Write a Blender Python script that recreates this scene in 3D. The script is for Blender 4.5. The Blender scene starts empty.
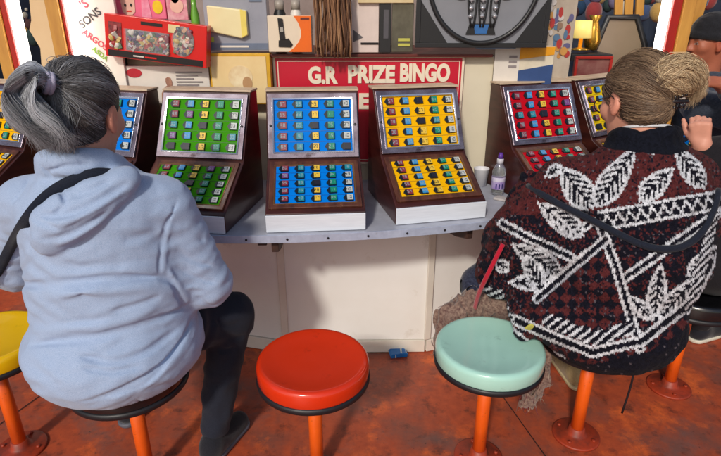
import bpy, math, random, time
import numpy as np
T0 = time.time()
rnd = random.Random(7)
scene = bpy.context.scene
col = scene.collection
R = math.radians

# ------------------------------------------------------------------ camera
FPX, PITCH, CH = 542.4, 22.18, 1.66          # focal length in pixels of a 721 px wide frame
_c, _s = math.cos(R(PITCH)), math.sin(R(PITCH))
cam_d = bpy.data.cameras.new('camera'); cam_d.sensor_width = 36.0; cam_d.sensor_fit = 'HORIZONTAL'
cam_d.lens = 36.0 * FPX / 721.0; cam_d.clip_end = 500; cam_d.clip_start = 0.05
cam = bpy.data.objects.new('camera', cam_d); col.objects.link(cam)
cam.location = (0, 0, CH); cam.rotation_euler = (R(90 - PITCH), 0, 0); scene.camera = cam

def ray(u, v):
    x = (u - 360.5) / FPX; y = -(v - 228) / FPX
    return np.array([x, _c + y * _s, -_s + y * _c])
O = np.array([0, 0, CH])
def onz(u, v, z): d = ray(u, v); return O + d * ((z - CH) / d[2])
def ony(u, v, Y): d = ray(u, v); return O + d * (Y / d[1])

# ------------------------------------------------------------------ world, sun
SUN_EL, SUN_AZ = R(35), R(19)               # light travels forward and to the right
w = bpy.data.worlds.new('World'); scene.world = w; w.use_nodes = True
nt = w.node_tree; sky = nt.nodes.new('ShaderNodeTexSky'); sky.sky_type = 'NISHITA'; sky.sun_disc = False
sky.sun_elevation = SUN_EL; sky.sun_rotation = R(180) + SUN_AZ
sky.air_density = 1.0; sky.dust_density = 2.0; sky.ozone_density = 1.0
nt.links.new(sky.outputs[0], nt.nodes['Background'].inputs[0]); nt.nodes['Background'].inputs[1].default_value = 0.09
sd = bpy.data.lights.new('sun', 'SUN'); sd.energy = 2.2; sd.angle = R(5); sd.color = (1.0, 0.93, 0.82)
so = bpy.data.objects.new('sun', sd); col.objects.link(so)
import mathutils
V = mathutils.Vector; M4 = mathutils.Matrix
sdir = V((math.sin(SUN_AZ) * math.cos(SUN_EL), math.cos(SUN_AZ) * math.cos(SUN_EL), -math.sin(SUN_EL)))
so.rotation_euler = sdir.to_track_quat('-Z', 'Y').to_euler()
scene.view_settings.view_transform = 'Standard'; scene.view_settings.look = 'None'
scene.view_settings.exposure = 0; scene.view_settings.gamma = 1

# ------------------------------------------------------------------ materials
def lin(r, g, b):
    f = lambda c: (c / 255 / 12.92) if c <= 10 else ((c / 255 + .055) / 1.055) ** 2.4
    return (f(r), f(g), f(b), 1)
MATS = {}
def mat(name, c, rough=.5, metal=0, c2=None, scale=20, amt=.5, bump=0, bscale=None, spec=.5, coat=0, trans=0, emit=0,
        stain=None, sscale=4, slo=.55, shi=.7, stretch=(1, 1, 1), attr=None, detail=4, sheen=0, alpha=1):
    if name in MATS: return MATS[name]
    m = bpy.data.materials.new(name); m.use_nodes = True; t = m.node_tree; b = t.nodes['Principled BSDF']
    N = t.nodes.new; L = t.links.new
    if len(c) == 3: c = (*c, 1)
    b.inputs['Base Color'].default_value = c; b.inputs['Roughness'].default_value = rough
    b.inputs['Metallic'].default_value = metal; b.inputs['Specular IOR Level'].default_value = spec
    b.inputs['Coat Weight'].default_value = coat; b.inputs['Coat Roughness'].default_value = .08
    b.inputs['Transmission Weight'].default_value = trans
    b.inputs['Sheen Weight'].default_value = sheen
    b.inputs['Alpha'].default_value = alpha
    tc = N('ShaderNodeTexCoord'); mp = N('ShaderNodeMapping'); mp.inputs['Scale'].default_value = stretch
    L(tc.outputs['Object'], mp.inputs['Vector'])
    cur = None
    if attr:
        a = N('ShaderNodeAttribute'); a.attribute_name = attr; cur = a.outputs['Color']
    n = N('ShaderNodeTexNoise'); n.inputs['Scale'].default_value = scale; n.inputs['Detail'].default_value = detail
    n.inputs['Roughness'].default_value = .6
    L(mp.outputs[0], n.inputs['Vector'])
    mr = N('ShaderNodeMapRange'); mr.inputs['From Min'].default_value = .3; mr.inputs['From Max'].default_value = .7
    L(n.outputs[0], mr.inputs['Value'])
    mx = N('ShaderNodeMix'); mx.data_type = 'RGBA'
    if c2 is None:
        k = 1 - .35 * amt
        if attr:
            mul = N('ShaderNodeMix'); mul.data_type = 'RGBA'; mul.blend_type = 'MULTIPLY'; mul.inputs['Factor'].default_value = 1
            L(cur, mul.inputs['A']); mul.inputs['B'].default_value = (k, k, k, 1)
            L(cur, mx.inputs['A']); L(mul.outputs['Result'], mx.inputs['B'])
        else:
            mx.inputs['A'].default_value = c; mx.inputs['B'].default_value = (c[0] * k, c[1] * k, c[2] * k, 1)
        L(mr.outputs[0], mx.inputs['Factor'])
    else:
        if attr: L(cur, mx.inputs['A'])
        else: mx.inputs['A'].default_value = c
        mx.inputs['B'].default_value = c2 if len(c2) == 4 else (*c2, 1)
        m2 = N('ShaderNodeMath'); m2.operation = 'MULTIPLY'; m2.inputs[1].default_value = amt
        L(mr.outputs[0], m2.inputs[0]); L(m2.outputs[0], mx.inputs['Factor'])
    cur = mx.outputs['Result']
    if stain:
        n2 = N('ShaderNodeTexNoise'); n2.inputs['Scale'].default_value = sscale; n2.inputs['Detail'].default_value = 8
        n2.inputs['Roughness'].default_value = .65; L(mp.outputs[0], n2.inputs['Vector'])
        r2 = N('ShaderNodeMapRange'); r2.inputs['From Min'].default_value = slo; r2.inputs['From Max'].default_value = shi
        L(n2.outputs[0], r2.inputs['Value'])
        x2 = N('ShaderNodeMix'); x2.data_type = 'RGBA'; L(r2.outputs[0], x2.inputs['Factor'])
        L(cur, x2.inputs['A']); x2.inputs['B'].default_value = stain if len(stain) == 4 else (*stain, 1)
        cur = x2.outputs['Result']
    L(cur, b.inputs['Base Color'])
    # uneven gloss
    rr = N('ShaderNodeMapRange'); rr.inputs['To Min'].default_value = max(0, rough - .08); rr.inputs['To Max'].default_value = min(1, rough + .1)
    L(n.outputs[0], rr.inputs['Value'])
    if trans == 0: L(rr.outputs[0], b.inputs['Roughness'])
    if bump:
        nb = N('ShaderNodeTexNoise'); nb.inputs['Scale'].default_value = bscale or scale * 3; nb.inputs['Detail'].default_value = 3
        L(mp.outputs[0], nb.inputs['Vector'])
        bp = N('ShaderNodeBump'); bp.inputs['Strength'].default_value = bump; bp.inputs['Distance'].default_value = .004
        L(nb.outputs[0], bp.inputs['Height']); L(bp.outputs[0], b.inputs['Normal'])
    if emit:
        b.inputs['Emission Color'].default_value = c; b.inputs['Emission Strength'].default_value = emit
    MATS[name] = m
    return m

# ------------------------------------------------------------------ object helpers
class MB:
    """collects shapes, links them as one mesh object"""
    def __init__(s): s.v = []; s.f = []; s.m = []; s.sm = []
    def add(s, vs, fs, mi=0, mtx=None, smooth=False):
        o = len(s.v)
        if mtx is not None: vs = [tuple(mtx @ V(p)) for p in vs]
        s.v += [tuple(p) for p in vs]; s.f += [tuple(i + o for i in f) for f in fs]; s.m += [mi] * len(fs); s.sm += [smooth] * len(fs)
        return s
    def box(s, x0, x1, y0, y1, z0, z1, mi=0, mtx=None):
        vs = [(x0, y0, z0), (x1, y0, z0), (x1, y1, z0), (x0, y1, z0), (x0, y0, z1), (x1, y0, z1), (x1, y1, z1), (x0, y1, z1)]
        return s.add(vs, [(3, 2, 1, 0), (4, 5, 6, 7), (0, 1, 5, 4), (1, 2, 6, 5), (2, 3, 7, 6), (3, 0, 4, 7)], mi, mtx)
    def prism(s, pts, a, b, axis='y', mi=0, mtx=None):
        """polygon pts extruded from a to b: axis y -> pts are (x,z); x -> (y,z); z -> (x,y)"""
        f = {'y': lambda p, t: (p[0], t, p[1]), 'x': lambda p, t: (t, p[0], p[1]), 'z': lambda p, t: (p[0], p[1], t)}[axis]
        n = len(pts); vs = [f(p, a) for p in pts] + [f(p, b) for p in pts]
        return s.add(vs, [tuple(range(n))[::-1], tuple(range(n, 2 * n))] + [(i, (i + 1) % n, n + (i + 1) % n, n + i) for i in range(n)], mi, mtx)
    def lathe(s, prof, n=40, mi=0, mtx=None, smooth=True):
        vs = []; fs = []
        for r, z in prof:
            for i in range(n): a = 2 * math.pi * i / n; vs.append((r * math.cos(a), r * math.sin(a), z))
        for j in range(len(prof) - 1):
            for i in range(n):
                k = (i + 1) % n; fs.append((j * n + i, j * n + k, (j + 1) * n + k, (j + 1) * n + i))
        if prof[0][0] > 1e-6: fs.append(tuple(range(n))[::-1])
        if prof[-1][0] > 1e-6: fs.append(tuple((len(prof) - 1) * n + i for i in range(n)))
        return s.add(vs, fs, mi, mtx, smooth)
    def tube(s, pts, rad, n=10, mi=0, mtx=None, flat=1.0, up=None, closed=False):
        P = [V(tuple(float(c) for c in p)) for p in pts]; m = len(P); vs = []; fs = []
        rr = rad if hasattr(rad, '__len__') else [rad] * m
        prev = None
        for i, p in enumerate(P):
            if closed: t = (P[(i + 1) % m] - P[i - 1]).normalized()
            else: t = (P[min(i + 1, m - 1)] - P[max(i - 1, 0)]).normalized()
            if up is not None: a = V(up)
            elif prev is not None: a = prev
            else: a = V((0, 0, 1)) if abs(t.z) < .9 else V((1, 0, 0))
            x = (a - t * a.dot(t)).normalized(); y = t.cross(x); prev = x
            for k in range(n):
                q = 2 * math.pi * k / n; vs.append(p + x * (rr[i] * flat * math.cos(q)) + y * (rr[i] * math.sin(q)))
        for i in range(m if closed else m - 1):
            j = (i + 1) % m
            for k in range(n):
                q = (k + 1) % n; fs.append((i * n + k, i * n + q, j * n + q, j * n + k))
        if not closed: fs += [tuple(range(n))[::-1], tuple((m - 1) * n + k for k in range(n))]
        return s.add(vs, fs, mi, mtx, True)
    def build(s, name, mats, parent=None, bevel=0, loc=(0, 0, 0), rot=(0, 0, 0), seg=2):
        me = bpy.data.meshes.new(name); me.from_pydata(s.v, [], s.f)
        for m in (mats if isinstance(mats, (list, tuple)) else [mats]): me.materials.append(m)
        me.polygons.foreach_set('material_index', s.m); me.polygons.foreach_set('use_smooth', s.sm)
        o = bpy.data.objects.new(name, me); col.objects.link(o); o.location = loc; o.rotation_euler = rot
        if parent: o.parent = parent
        if bevel:
            b = o.modifiers.new('Bevel', 'BEVEL'); b.width = bevel; b.segments = seg; b.limit_method = 'ANGLE'; b.angle_limit = R(50)
            me.polygons.foreach_set('use_smooth', [True] * len(me.polygons))
            b.harden_normals = True
        return o
def thing(name, label, cat, loc=(0, 0, 0), rot=(0, 0, 0), group=None):
    o = bpy.data.objects.new(name, None); col.objects.link(o); o.location = tuple(float(q) for q in loc); o.rotation_euler = rot
    o.empty_display_size = .1
    return tag(o, label, cat, group)
def tag(o, label, cat, group=None):
    o['label'] = label; o['category'] = cat
    if group: o['group'] = group
    return o
def dup(o, parent=None):
    c = o.copy(); col.objects.link(c)
    if parent: c.parent = parent
    for ch in list(o.children): dup(ch, c)
    return c
def text(name, s, size, m, parent, mtx, xs=1.0, off=0.0, ext=.0008, align='CENTER'):
    cu = bpy.data.curves.new('txt', 'FONT'); cu.body = s; cu.size = size; cu.extrude = ext; cu.offset = off
    cu.align_x = align; cu.align_y = 'CENTER'; cu.resolution_u = 3
    to = bpy.data.objects.new('txt', cu); col.objects.link(to)
    dg = bpy.context.evaluated_depsgraph_get(); dg.update()
    me = bpy.data.meshes.new_from_object(to.evaluated_get(dg)); bpy.data.objects.remove(to); bpy.data.curves.remove(cu)
    me.name = name
    me.transform(mtx @ M4.Diagonal((xs, 1, 1, 1)))
    me.materials.clear(); me.materials.append(m)
    o = bpy.data.objects.new(name, me); col.objects.link(o)
    if parent: o.parent = parent
    return o
FRONT = M4.Rotation(R(90), 4, 'X')          # text plane xy -> xz, read from -y

# ------------------------------------------------------------------ signed distance modelling
rng = np.random.RandomState(3)
class Field:
    def __init__(s, lo, hi, h):
        s.lo = np.array(lo, float); s.h = h; s.n = np.ceil((np.array(hi) - s.lo) / h).astype(int) + 1
        s.ax = [(s.lo[i] + h * np.arange(s.n[i])).astype(np.float32) for i in range(3)]
        s.d = np.full(s.n, .25, np.float32)
    def _reg(s, lo, hi):
        sl = []
        for i in range(3):
            a = int(max(0, math.floor((lo[i] - s.lo[i]) / s.h))); b = int(min(s.n[i], math.ceil((hi[i] - s.lo[i]) / s.h) + 1))
            if b <= a: return None
            sl.append(slice(a, b))
        return tuple(sl)
    def xyz(s, sl): return s.ax[0][sl[0]][:, None, None], s.ax[1][sl[1]][None, :, None], s.ax[2][sl[2]][None, None, :]
    def _uni(s, sl, d, k):
        a = s.d[sl]
        if k <= 0: s.d[sl] = np.minimum(a, d)
        else:
            q = np.maximum(k - np.abs(a - d), 0) / k; s.d[sl] = np.minimum(a, d) - q * q * k * .25
    def _sub(s, sl, d, k):
        a = s.d[sl]; b = -d; q = np.maximum(k - np.abs(a - b), 0) / max(k, 1e-6); s.d[sl] = np.maximum(a, b) + q * q * k * .25
    def cap(s, a, b, ra, rb=None, k=.03, sub=False):
        a = np.array(a, float); b = np.array(b, float); rb = ra if rb is None else rb; m = max(ra, rb) + k + .03
        sl = s._reg(np.minimum(a, b) - m, np.maximum(a, b) + m)
        if sl is None: return s
        x, y, z = s.xyz(sl); ba = b - a; L2 = max(float(ba @ ba), 1e-9)
        px, py, pz = x - a[0], y - a[1], z - a[2]
        t = np.clip((px * ba[0] + py * ba[1] + pz * ba[2]) / L2, 0, 1)
        d = np.sqrt((px - t * ba[0]) ** 2 + (py - t * ba[1]) ** 2 + (pz - t * ba[2]) ** 2) - (ra + t * (rb - ra))
        (s._sub if sub else s._uni)(sl, d.astype(np.float32), k); return s
    def chain(s, pts, rs, k=.03):
        for i in range(len(pts) - 1): s.cap(pts[i], pts[i + 1], rs[i], rs[i + 1], k)
        return s
    def ell(s, c, r, k=.04, rot=None, sub=False):
        c = np.array(c, float); r = np.array(r, float); m = r.max() + k + .03
        sl = s._reg(c - m, c + m)
        if sl is None: return s
        x, y, z = s.xyz(sl); p = [x - c[0], y - c[1], z - c[2]]
        if rot is not None:
            rot = np.array(rot); p = [p[0] * rot[0][i] + p[1] * rot[1][i] + p[2] * rot[2][i] for i in range(3)]   # columns = local axes
        k0 = np.sqrt((p[0] / r[0]) ** 2 + (p[1] / r[1]) ** 2 + (p[2] / r[2]) ** 2)
        k1 = np.sqrt((p[0] / r[0] ** 2) ** 2 + (p[1] / r[1] ** 2) ** 2 + (p[2] / r[2] ** 2) ** 2) + 1e-9
        d = k0 * (k0 - 1) / k1
        (s._sub if sub else s._uni)(sl, d.astype(np.float32), k); return s
    def cut(s, p, n, k=.01):
        """removes what lies on the side n points to"""
        n = np.array(n, float); n /= np.linalg.norm(n); sl = (slice(None),) * 3; x, y, z = s.xyz(sl)
        d = -((x - p[0]) * n[0] + (y - p[1]) * n[1] + (z - p[2]) * n[2]); s._sub(sl, d.astype(np.float32), k); return s
    def groove(s, pts, wd, dep, side=None):
        """a fold line: carves (dep > 0) or raises (dep < 0) along a polyline, fading out at its ends"""
        pts = [np.array(p, float) for p in pts]; m = wd * 2.6
        P = np.array(pts); sl = s._reg(P.min(0) - m, P.max(0) + m)
        if sl is None: return s
        x, y, z = s.xyz(sl); best = None; bt = None; n = len(pts) - 1
        for i in range(n):
            a = pts[i]; ba = pts[i + 1] - a; L2 = max(float(ba @ ba), 1e-9)
            px, py, pz = x - a[0], y - a[1], z - a[2]
            t = np.clip((px * ba[0] + py * ba[1] + pz * ba[2]) / L2, 0, 1)
            d2 = (px - t * ba[0]) ** 2 + (py - t * ba[1]) ** 2 + (pz - t * ba[2]) ** 2; tt = (i + t) / n
            if best is None: best = d2; bt = tt
            else: q = d2 < best; best = np.where(q, d2, best); bt = np.where(q, tt, bt)
        fade = np.clip(np.minimum(bt, 1 - bt) * 5 + .15, 0, 1)
        s.d[sl] += (dep * fade * np.exp(-best / wd ** 2)).astype(np.float32); return s
    def waves(s, amp, lam, n=10, aniso=(1, 1, 1), seed=0, lo=None, hi=None):
        rs = np.random.RandomState(seed); sl = (slice(None),) * 3 if lo is None else s._reg(lo, hi)
        near = np.abs(s.d[sl]) < .05; idx = np.argwhere(near)
        o = np.array([q.start or 0 for q in sl]); P = s.lo + (idx + o) * s.h; P = P * np.array(aniso)
        W = P + .25 * lam * np.stack([np.sin(P[:, (i + 1) % 3] * 3.1 / lam + i) for i in range(3)], 1)
        acc = np.zeros(len(P))
        for i in range(n):
            q = rs.randn(3); q /= np.linalg.norm(q); q *= 2 * math.pi / lam * rs.uniform(.6, 1.7)
            acc += np.sin(W @ q + rs.uniform(0, 6.3))
        view = s.d[sl]; view[near] += (amp * acc / math.sqrt(n)).astype(np.float32); return s
    def at(s, p):
        i = np.clip(np.round((np.array(p) - s.lo) / s.h).astype(int), 0, s.n - 1); return s.d[tuple(i)]
    def hit(s, u, v, off=0.0):
        d = ray(u, v); d = d / np.linalg.norm(d); t = .4; p = O + d * t
        while t < 5:
            p = O + d * t
            if np.all(p >= s.lo) and np.all(p <= s.lo + s.h * (s.n - 1)):
                if s.at(p) < 0: break
                t += s.h * .4
            else: t += .01
        return p - d * off
    def mesh(s, smooth=2):
        d = s.d; sg = d < 0; n = np.array(d.shape)
        c = np.zeros(n - 1, np.int8)
        for i in (0, 1):
            for j in (0, 1):
                for k in (0, 1): c += sg[i:n[0] - 1 + i, j:n[1] - 1 + j, k:n[2] - 1 + k]
        act = np.argwhere((c > 0) & (c < 8)); idx = -np.ones(n - 1, np.int64); idx[tuple(act.T)] = np.arange(len(act))
        acc = np.zeros((len(act), 3)); cnt = np.zeros(len(act)); cr = [(i, j, k) for i in (0, 1) for j in (0, 1) for k in (0, 1)]
        val = {q: d[act[:, 0] + q[0], act[:, 1] + q[1], act[:, 2] + q[2]] for q in cr}
        for a in cr:
            for ax in range(3):
                if a[ax] == 0:
                    b = list(a); b[ax] = 1; b = tuple(b); va, vb = val[a], val[b]; x = (va < 0) != (vb < 0)
                    t = np.where(x, va / np.where(x, va - vb, 1), 0); p = np.tile(np.array(a, float), (len(act), 1)); p[:, ax] = t
                    acc += p * x[:, None]; cnt += x
        vs = s.lo + s.h * (act + acc / cnt[:, None]); quads = []
        for ax in range(3):
            b = [slice(0, m) for m in n]; b2 = list(b); b[ax] = slice(0, n[ax] - 1); b2[ax] = slice(1, n[ax])
            A, B = sg[tuple(b)], sg[tuple(b2)]; e = np.argwhere(A != B)
            u, v = (ax + 1) % 3, (ax + 2) % 3
            ok = (e[:, u] > 0) & (e[:, v] > 0) & (e[:, u] < n[u] - 1) & (e[:, v] < n[v] - 1); e = e[ok]
            def cell(du, dv): q = e.copy(); q[:, u] -= du; q[:, v] -= dv; return idx[tuple(q.T)]
            q = np.stack([cell(1, 1), cell(0, 1), cell(0, 0), cell(1, 0)], 1); ins = A[tuple(e.T)]
            q[~ins] = q[~ins][:, ::-1]; quads.append(q)
        Q = np.concatenate(quads); Q = Q[(Q >= 0).all(1)]
        for it in range(smooth):
            for lam in (.5, -.5):
                acc = np.zeros_like(vs); cnt = np.zeros(len(vs))
                for i in range(4):
                    for j in ((i + 1) % 4, (i + 3) % 4):
                        for ax in range(3): acc[:, ax] += np.bincount(Q[:, i], vs[Q[:, j], ax], len(vs))
                        cnt += np.bincount(Q[:, i], minlength=len(vs))
                vs = vs + lam * (acc / np.maximum(cnt, 1)[:, None] - vs)
        return vs, Q
def subdiv(vs, Q):
    E = np.concatenate([np.sort(np.stack([Q[:, i], Q[:, (i + 1) % 4]], 1), 1) for i in range(4)])
    U, inv = np.unique(E, axis=0, return_inverse=True); inv = inv.reshape(-1); n = len(vs); m = len(Q)
    mid = .5 * (vs[U[:, 0]] + vs[U[:, 1]]); ctr = vs[Q].mean(1)
    e = [n + inv[i * m:(i + 1) * m] for i in range(4)]; c = n + len(U) + np.arange(m)
    nq = np.concatenate([np.stack([Q[:, i], e[i], c, e[(i + 3) % 4]], 1) for i in range(4)])
    return np.concatenate([vs, mid, ctr]), nq
def npmesh(name, vs, Q, mats, parent=None, colors=None, origin=None):
    me = bpy.data.meshes.new(name)
    o = bpy.data.objects.new(name, me); col.objects.link(o)
    if parent is not None:
        o.parent = parent; q = parent
        while q: vs = vs - np.array(q.location); q = q.parent
    k = Q.shape[1]
    me.vertices.add(len(vs)); me.vertices.foreach_set('co', vs.astype(np.float32).ravel())
    me.loops.add(Q.size); me.loops.foreach_set('vertex_index', Q.astype(np.int32).ravel())
    me.polygons.add(len(Q)); me.polygons.foreach_set('loop_start', np.arange(0, Q.size, k, dtype=np.int32))
    me.polygons.foreach_set('loop_total', np.full(len(Q), k, np.int32)); me.polygons.foreach_set('use_smooth', np.ones(len(Q), bool))
    me.update(calc_edges=True); me.validate()
    for m in (mats if isinstance(mats, (list, tuple)) else [mats]): me.materials.append(m)
    if colors is not None:
        a = me.color_attributes.new('Col', 'FLOAT_COLOR', 'POINT')
        c4 = np.ones((len(vs), 4), np.float32); c4[:, :3] = colors; a.data.foreach_set('color', c4.ravel())
    return o
# ================================================================== THE SETTING
W_ = lin
m_ground = mat('asphalt', (.05, .05, .052), .9, c2=(.08, .08, .08), scale=60, bump=.4)
m_floor = mat('painted_floor', W_(190, 86, 50), .48, c2=W_(150, 66, 44), scale=26, amt=.8, bump=.15, bscale=60,
              stain=W_(112, 76, 68), sscale=3.2, slo=.46, shi=.70, detail=8)
def worn(m, cc, scale, lo, hi, seed):
    """one more layer of wear on top of the base colour"""
    t = m.node_tree; b = t.nodes['Principled BSDF']; N = t.nodes.new; L = t.links.new
    src = b.inputs['Base Color'].links[0].from_socket
    tc = N('ShaderNodeTexCoord'); mp = N('ShaderNodeMapping'); mp.inputs['Location'].default_value = (seed, seed * 2, 0); L(tc.outputs['Object'], mp.inputs[0])
    n = N('ShaderNodeTexNoise'); n.inputs['Scale'].default_value = scale; n.inputs['Detail'].default_value = 9; n.inputs['Roughness'].default_value = .7
    L(mp.outputs[0], n.inputs['Vector']); r = N('ShaderNodeMapRange'); r.inputs['From Min'].default_value = lo; r.inputs['From Max'].default_value = hi
    L(n.outputs[0], r.inputs['Value']); x = N('ShaderNodeMix'); x.data_type = 'RGBA'; L(r.outputs[0], x.inputs['Factor'])
    L(src, x.inputs['A']); x.inputs['B'].default_value = cc; L(x.outputs['Result'], b.inputs['Base Color'])
worn(m_floor, W_(84, 46, 38), 11, .54, .70, 3.1)
worn(m_floor, W_(112, 88, 84), 2.1, .54, .70, 9.4)
worn(m_floor, W_(236, 112, 52), 4, .54, .70, 17.0)
worn(m_floor, W_(44, 26, 24), 42, .63, .70, 5.7); worn(m_floor, W_(150, 110, 96), 30, .66, .74, 21.0)
def struct(o): o['kind'] = 'structure'; return o
g = MB(); g.add([(-150, -150, -.12), (150, -150, -.12), (150, 150, -.12), (-150, 150, -.12)], [(0, 1, 2, 3)]); struct(g.build('ground', m_ground))
g = MB(); g.box(-7, 7, -3, 9, -.11, 0); struct(g.build('booth_floor', m_floor))
m_seam = mat('seam_dirt', W_(48, 24, 20), .8)
g = MB()
for (a, b) in (((496, 388), (556, 472)), ((52, 388), (-10, 432))):
    p, q = onz(*a, 0), onz(*b, 0); d = (q - p) / np.linalg.norm(q - p); nn = np.array([-d[1], d[0], 0]) * .0025; p = p - d * .02; q = q + d * 1.2
    zz = np.array([0, 0, .004]); g.add([p + nn + zz, q + nn + zz, q - nn + zz, p - nn + zz], [(0, 1, 2, 3)])
struct(g.build('floor_seam', m_seam))

# ---- curved counter of the booth
CC, CR = np.array([-.47, 5.2]), 3.3
def arc(r, a): return (CC[0] + r * math.sin(a), CC[1] - r * math.cos(a))
A0, A1 = R(-62), R(62)
m_ctop = mat('counter_laminate', W_(186, 190, 204), .35, c2=W_(150, 152, 165), scale=14, amt=.6, stain=W_(120, 112, 108), slo=.62, shi=.8)
m_trim = mat('counter_edge', W_(176, 184, 206), .4, c2=W_(140, 146, 168), scale=30, amt=.6, stain=W_(110, 100, 96), sscale=9, slo=.62, shi=.74)
m_panel = mat('cream_panel', W_(240, 240, 238), .45, c2=W_(226, 223, 217), scale=2.2, amt=.7, stain=W_(190, 178, 158), sscale=5, slo=.62, shi=.85)
worn(m_panel, W_(120, 96, 74), 22, .71, .78, 2.2)
worn(m_panel, W_(168, 160, 150), 3.2, .60, .80, 6.6); worn(m_panel, W_(96, 84, 76), 55, .72, .76, 1.2)
m_cream_l = mat('cream_batten', W_(228, 222, 212), .45, c2=W_(206, 198, 184), scale=6, amt=.6)
m_iron = mat('dark_iron', W_(40, 34, 34), .5, c2=W_(84, 52, 40), scale=30, amt=.6)
m_screw = mat('screw_dark', W_(52, 48, 52), .4, metal=.7)
counter = thing('booth_counter', 'curved cream counter front with a grey ledge carrying the row of bingo machines', 'counter', (CC[0], CC[1], 0))
def arcstrip(r0, r1, z0, z1, n=64):
    m = MB(); vs = []; fs = []
    for i in range(n + 1):
        a = A0 + (A1 - A0) * i / n
        for r, z in ((r0, z0), (r1, z0), (r1, z1), (r0, z1)): vs.append((r * math.sin(a), -r * math.cos(a), z))
    for i in range(n):
        for k in range(4): fs.append((4 * i + k, 4 * i + (k + 1) % 4, 4 * i + 4 + (k + 1) % 4, 4 * i + 4 + k))
    fs += [(0, 1, 2, 3), (4 * n + 3, 4 * n + 2, 4 * n + 1, 4 * n)]
    return m.add(vs, fs)
arcstrip(2.35, CR - .004, .83, .853).build('ledge_top', m_ctop, counter)
arcstrip(CR - .004, CR + .004, .822, .8545).build('edge_trim', m_trim, counter, bevel=.0015)
for i in range(-9, 20):
    a = R(i * 2.7 + .6); sc = MB().lathe([(.0045, 0), (.0045, .0025), (.002, .0035)], 10)
    o = sc.build('screw', m_screw, counter); r = CR + .004; o.location = (r * math.sin(a), -r * math.cos(a), .838); o.rotation_euler = (R(90), 0, a)
PV = [(-3.2, 4.6), (-2.15, 3.2), (-1.38, 2.62), (-.39, 2.36), (.335, 2.37), (1.05, 2.62), (1.85, 3.15), (2.6, 4.4)]
for i in range(len(PV) - 1):
    p, q = V(PV[i]), V(PV[i + 1]); L_ = (q - p).length; an = math.atan2(q.y - p.y, q.x - p.x)
    mb = MB(); npl = 1 if i == 3 else max(1, round(L_ / .36)); wpl = L_ / npl
    for k in range(npl): mb.box(k * wpl + .0015, (k + 1) * wpl - .0015, 0, .02, .075, .828)
    o = mb.build('front_panel', m_panel, counter, bevel=.002); o.location = (p.x - CC[0], p.y - CC[1], 0); o.rotation_euler = (0, 0, an)
    mb = MB().box(0.004, L_ - .004, -.009, .012, .003, .073); o = mb.build('kick_rail', m_cream_l, counter, bevel=.003); o.location = (p.x - CC[0], p.y - CC[1], 0); o.rotation_euler = (0, 0, an)
    mb = MB().box(-.012, .024, -.012, -.001, .078, .82); o = mb.build('corner_batten', m_cream_l, counter, bevel=.004); o.location = (p.x - CC[0], p.y - CC[1], 0); o.rotation_euler = (0, 0, an)
for (u, v) in ((275, 245), (470, 232), (262, 243)):
    p = onz(u, v, .80); a = math.atan2(p[0] - CC[0], CC[1] - p[1])
    big = u != 262
    mb = MB()
    if big: mb.prism([(0, .02), (.0, -.03), (.10, -.06), (.30, -.09), (.30, .02)], -.014, .014, 'x').box(-.024, .024, .31, .318, -.10, .02)
    else: mb.box(-.018, .018, 0, .2, -.012, .02)
    o = mb.build('bracket', m_iron, counter, bevel=.003); o.location = (p[0] - CC[0], p[1] - CC[1], .80); o.rotation_euler = (0, 0, a)

# ---- bingo machines
m_wood = mat('cabinet_wood', W_(74, 34, 28), .32, c2=W_(44, 18, 18), scale=7, amt=.9, stretch=(1, 1, 5), coat=.25, stain=W_(110, 66, 46), sscale=12, slo=.66, shi=.8)
m_woodframe = mat('frame_wood', W_(112, 66, 46), .32, c2=W_(56, 28, 24), scale=10, amt=.9, stretch=(3, 1, 1), coat=.3, stain=W_(168, 122, 84), sscale=16, slo=.62, shi=.76)
m_captop = mat('cabinet_top', W_(214, 194, 168), .5, c2=W_(180, 150, 124), scale=10, amt=.8)
m_plinth = mat('white_plinth', W_(224, 230, 240), .45, c2=W_(196, 202, 214), scale=25, amt=.5, stretch=(.4, 1, 5), stain=W_(104, 76, 60), sscale=11, slo=.70, shi=.73)
m_silver = mat('frame_silver', W_(176, 166, 178), .26, metal=.8, c2=W_(92, 74, 84), scale=11, amt=.9, stain=W_(70, 46, 44), sscale=18, slo=.58, shi=.74)
m_chrome = mat('frame_chrome', W_(225, 225, 232), .16, metal=.9, c2=W_(180, 180, 190), scale=14)
m_bronze = mat('frame_bronze', W_(150, 112, 74), .3, metal=.6, c2=W_(96, 62, 44), scale=9, amt=.8)
m_black = mat('black_plastic', (.02, .02, .022), .4)
m_glass_black = mat('tile_base', W_(22, 34, 44), .35)
FIELD = {'blue': W_(0, 126, 232), 'yellow': W_(248, 186, 6), 'green': W_(62, 150, 14), 'red': W_(196, 14, 34), 'lemon': W_(240, 204, 20)}
m_field = {k: mat('field_' + k, c, .6, amt=.25, scale=8, spec=.06) for k, c in FIELD.items()}
m_tile = {'maroon': mat('tile_maroon', W_(140, 48, 66), .35), 'blue': mat('tile_blue', W_(60, 150, 214), .35), 'teal': mat('tile_teal', W_(30, 140, 160), .35), 'amber': mat('tile_amber', W_(240, 200, 70), .35),
          'green': mat('tile_green', W_(20, 140, 112), .35), 'white': mat('tile_white', W_(196, 202, 200), .35), 'dark': mat('tile_dark', W_(36, 36, 52), .35), 'purple': mat('tile_purple', W_(128, 74, 140), .35), 'mark': mat('tile_mark', W_(150, 176, 186), .4)}
MW, HP, HD, HZ, TD, TZ, DEP = .385, .075, .241, .141, .143, .263, .46
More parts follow.
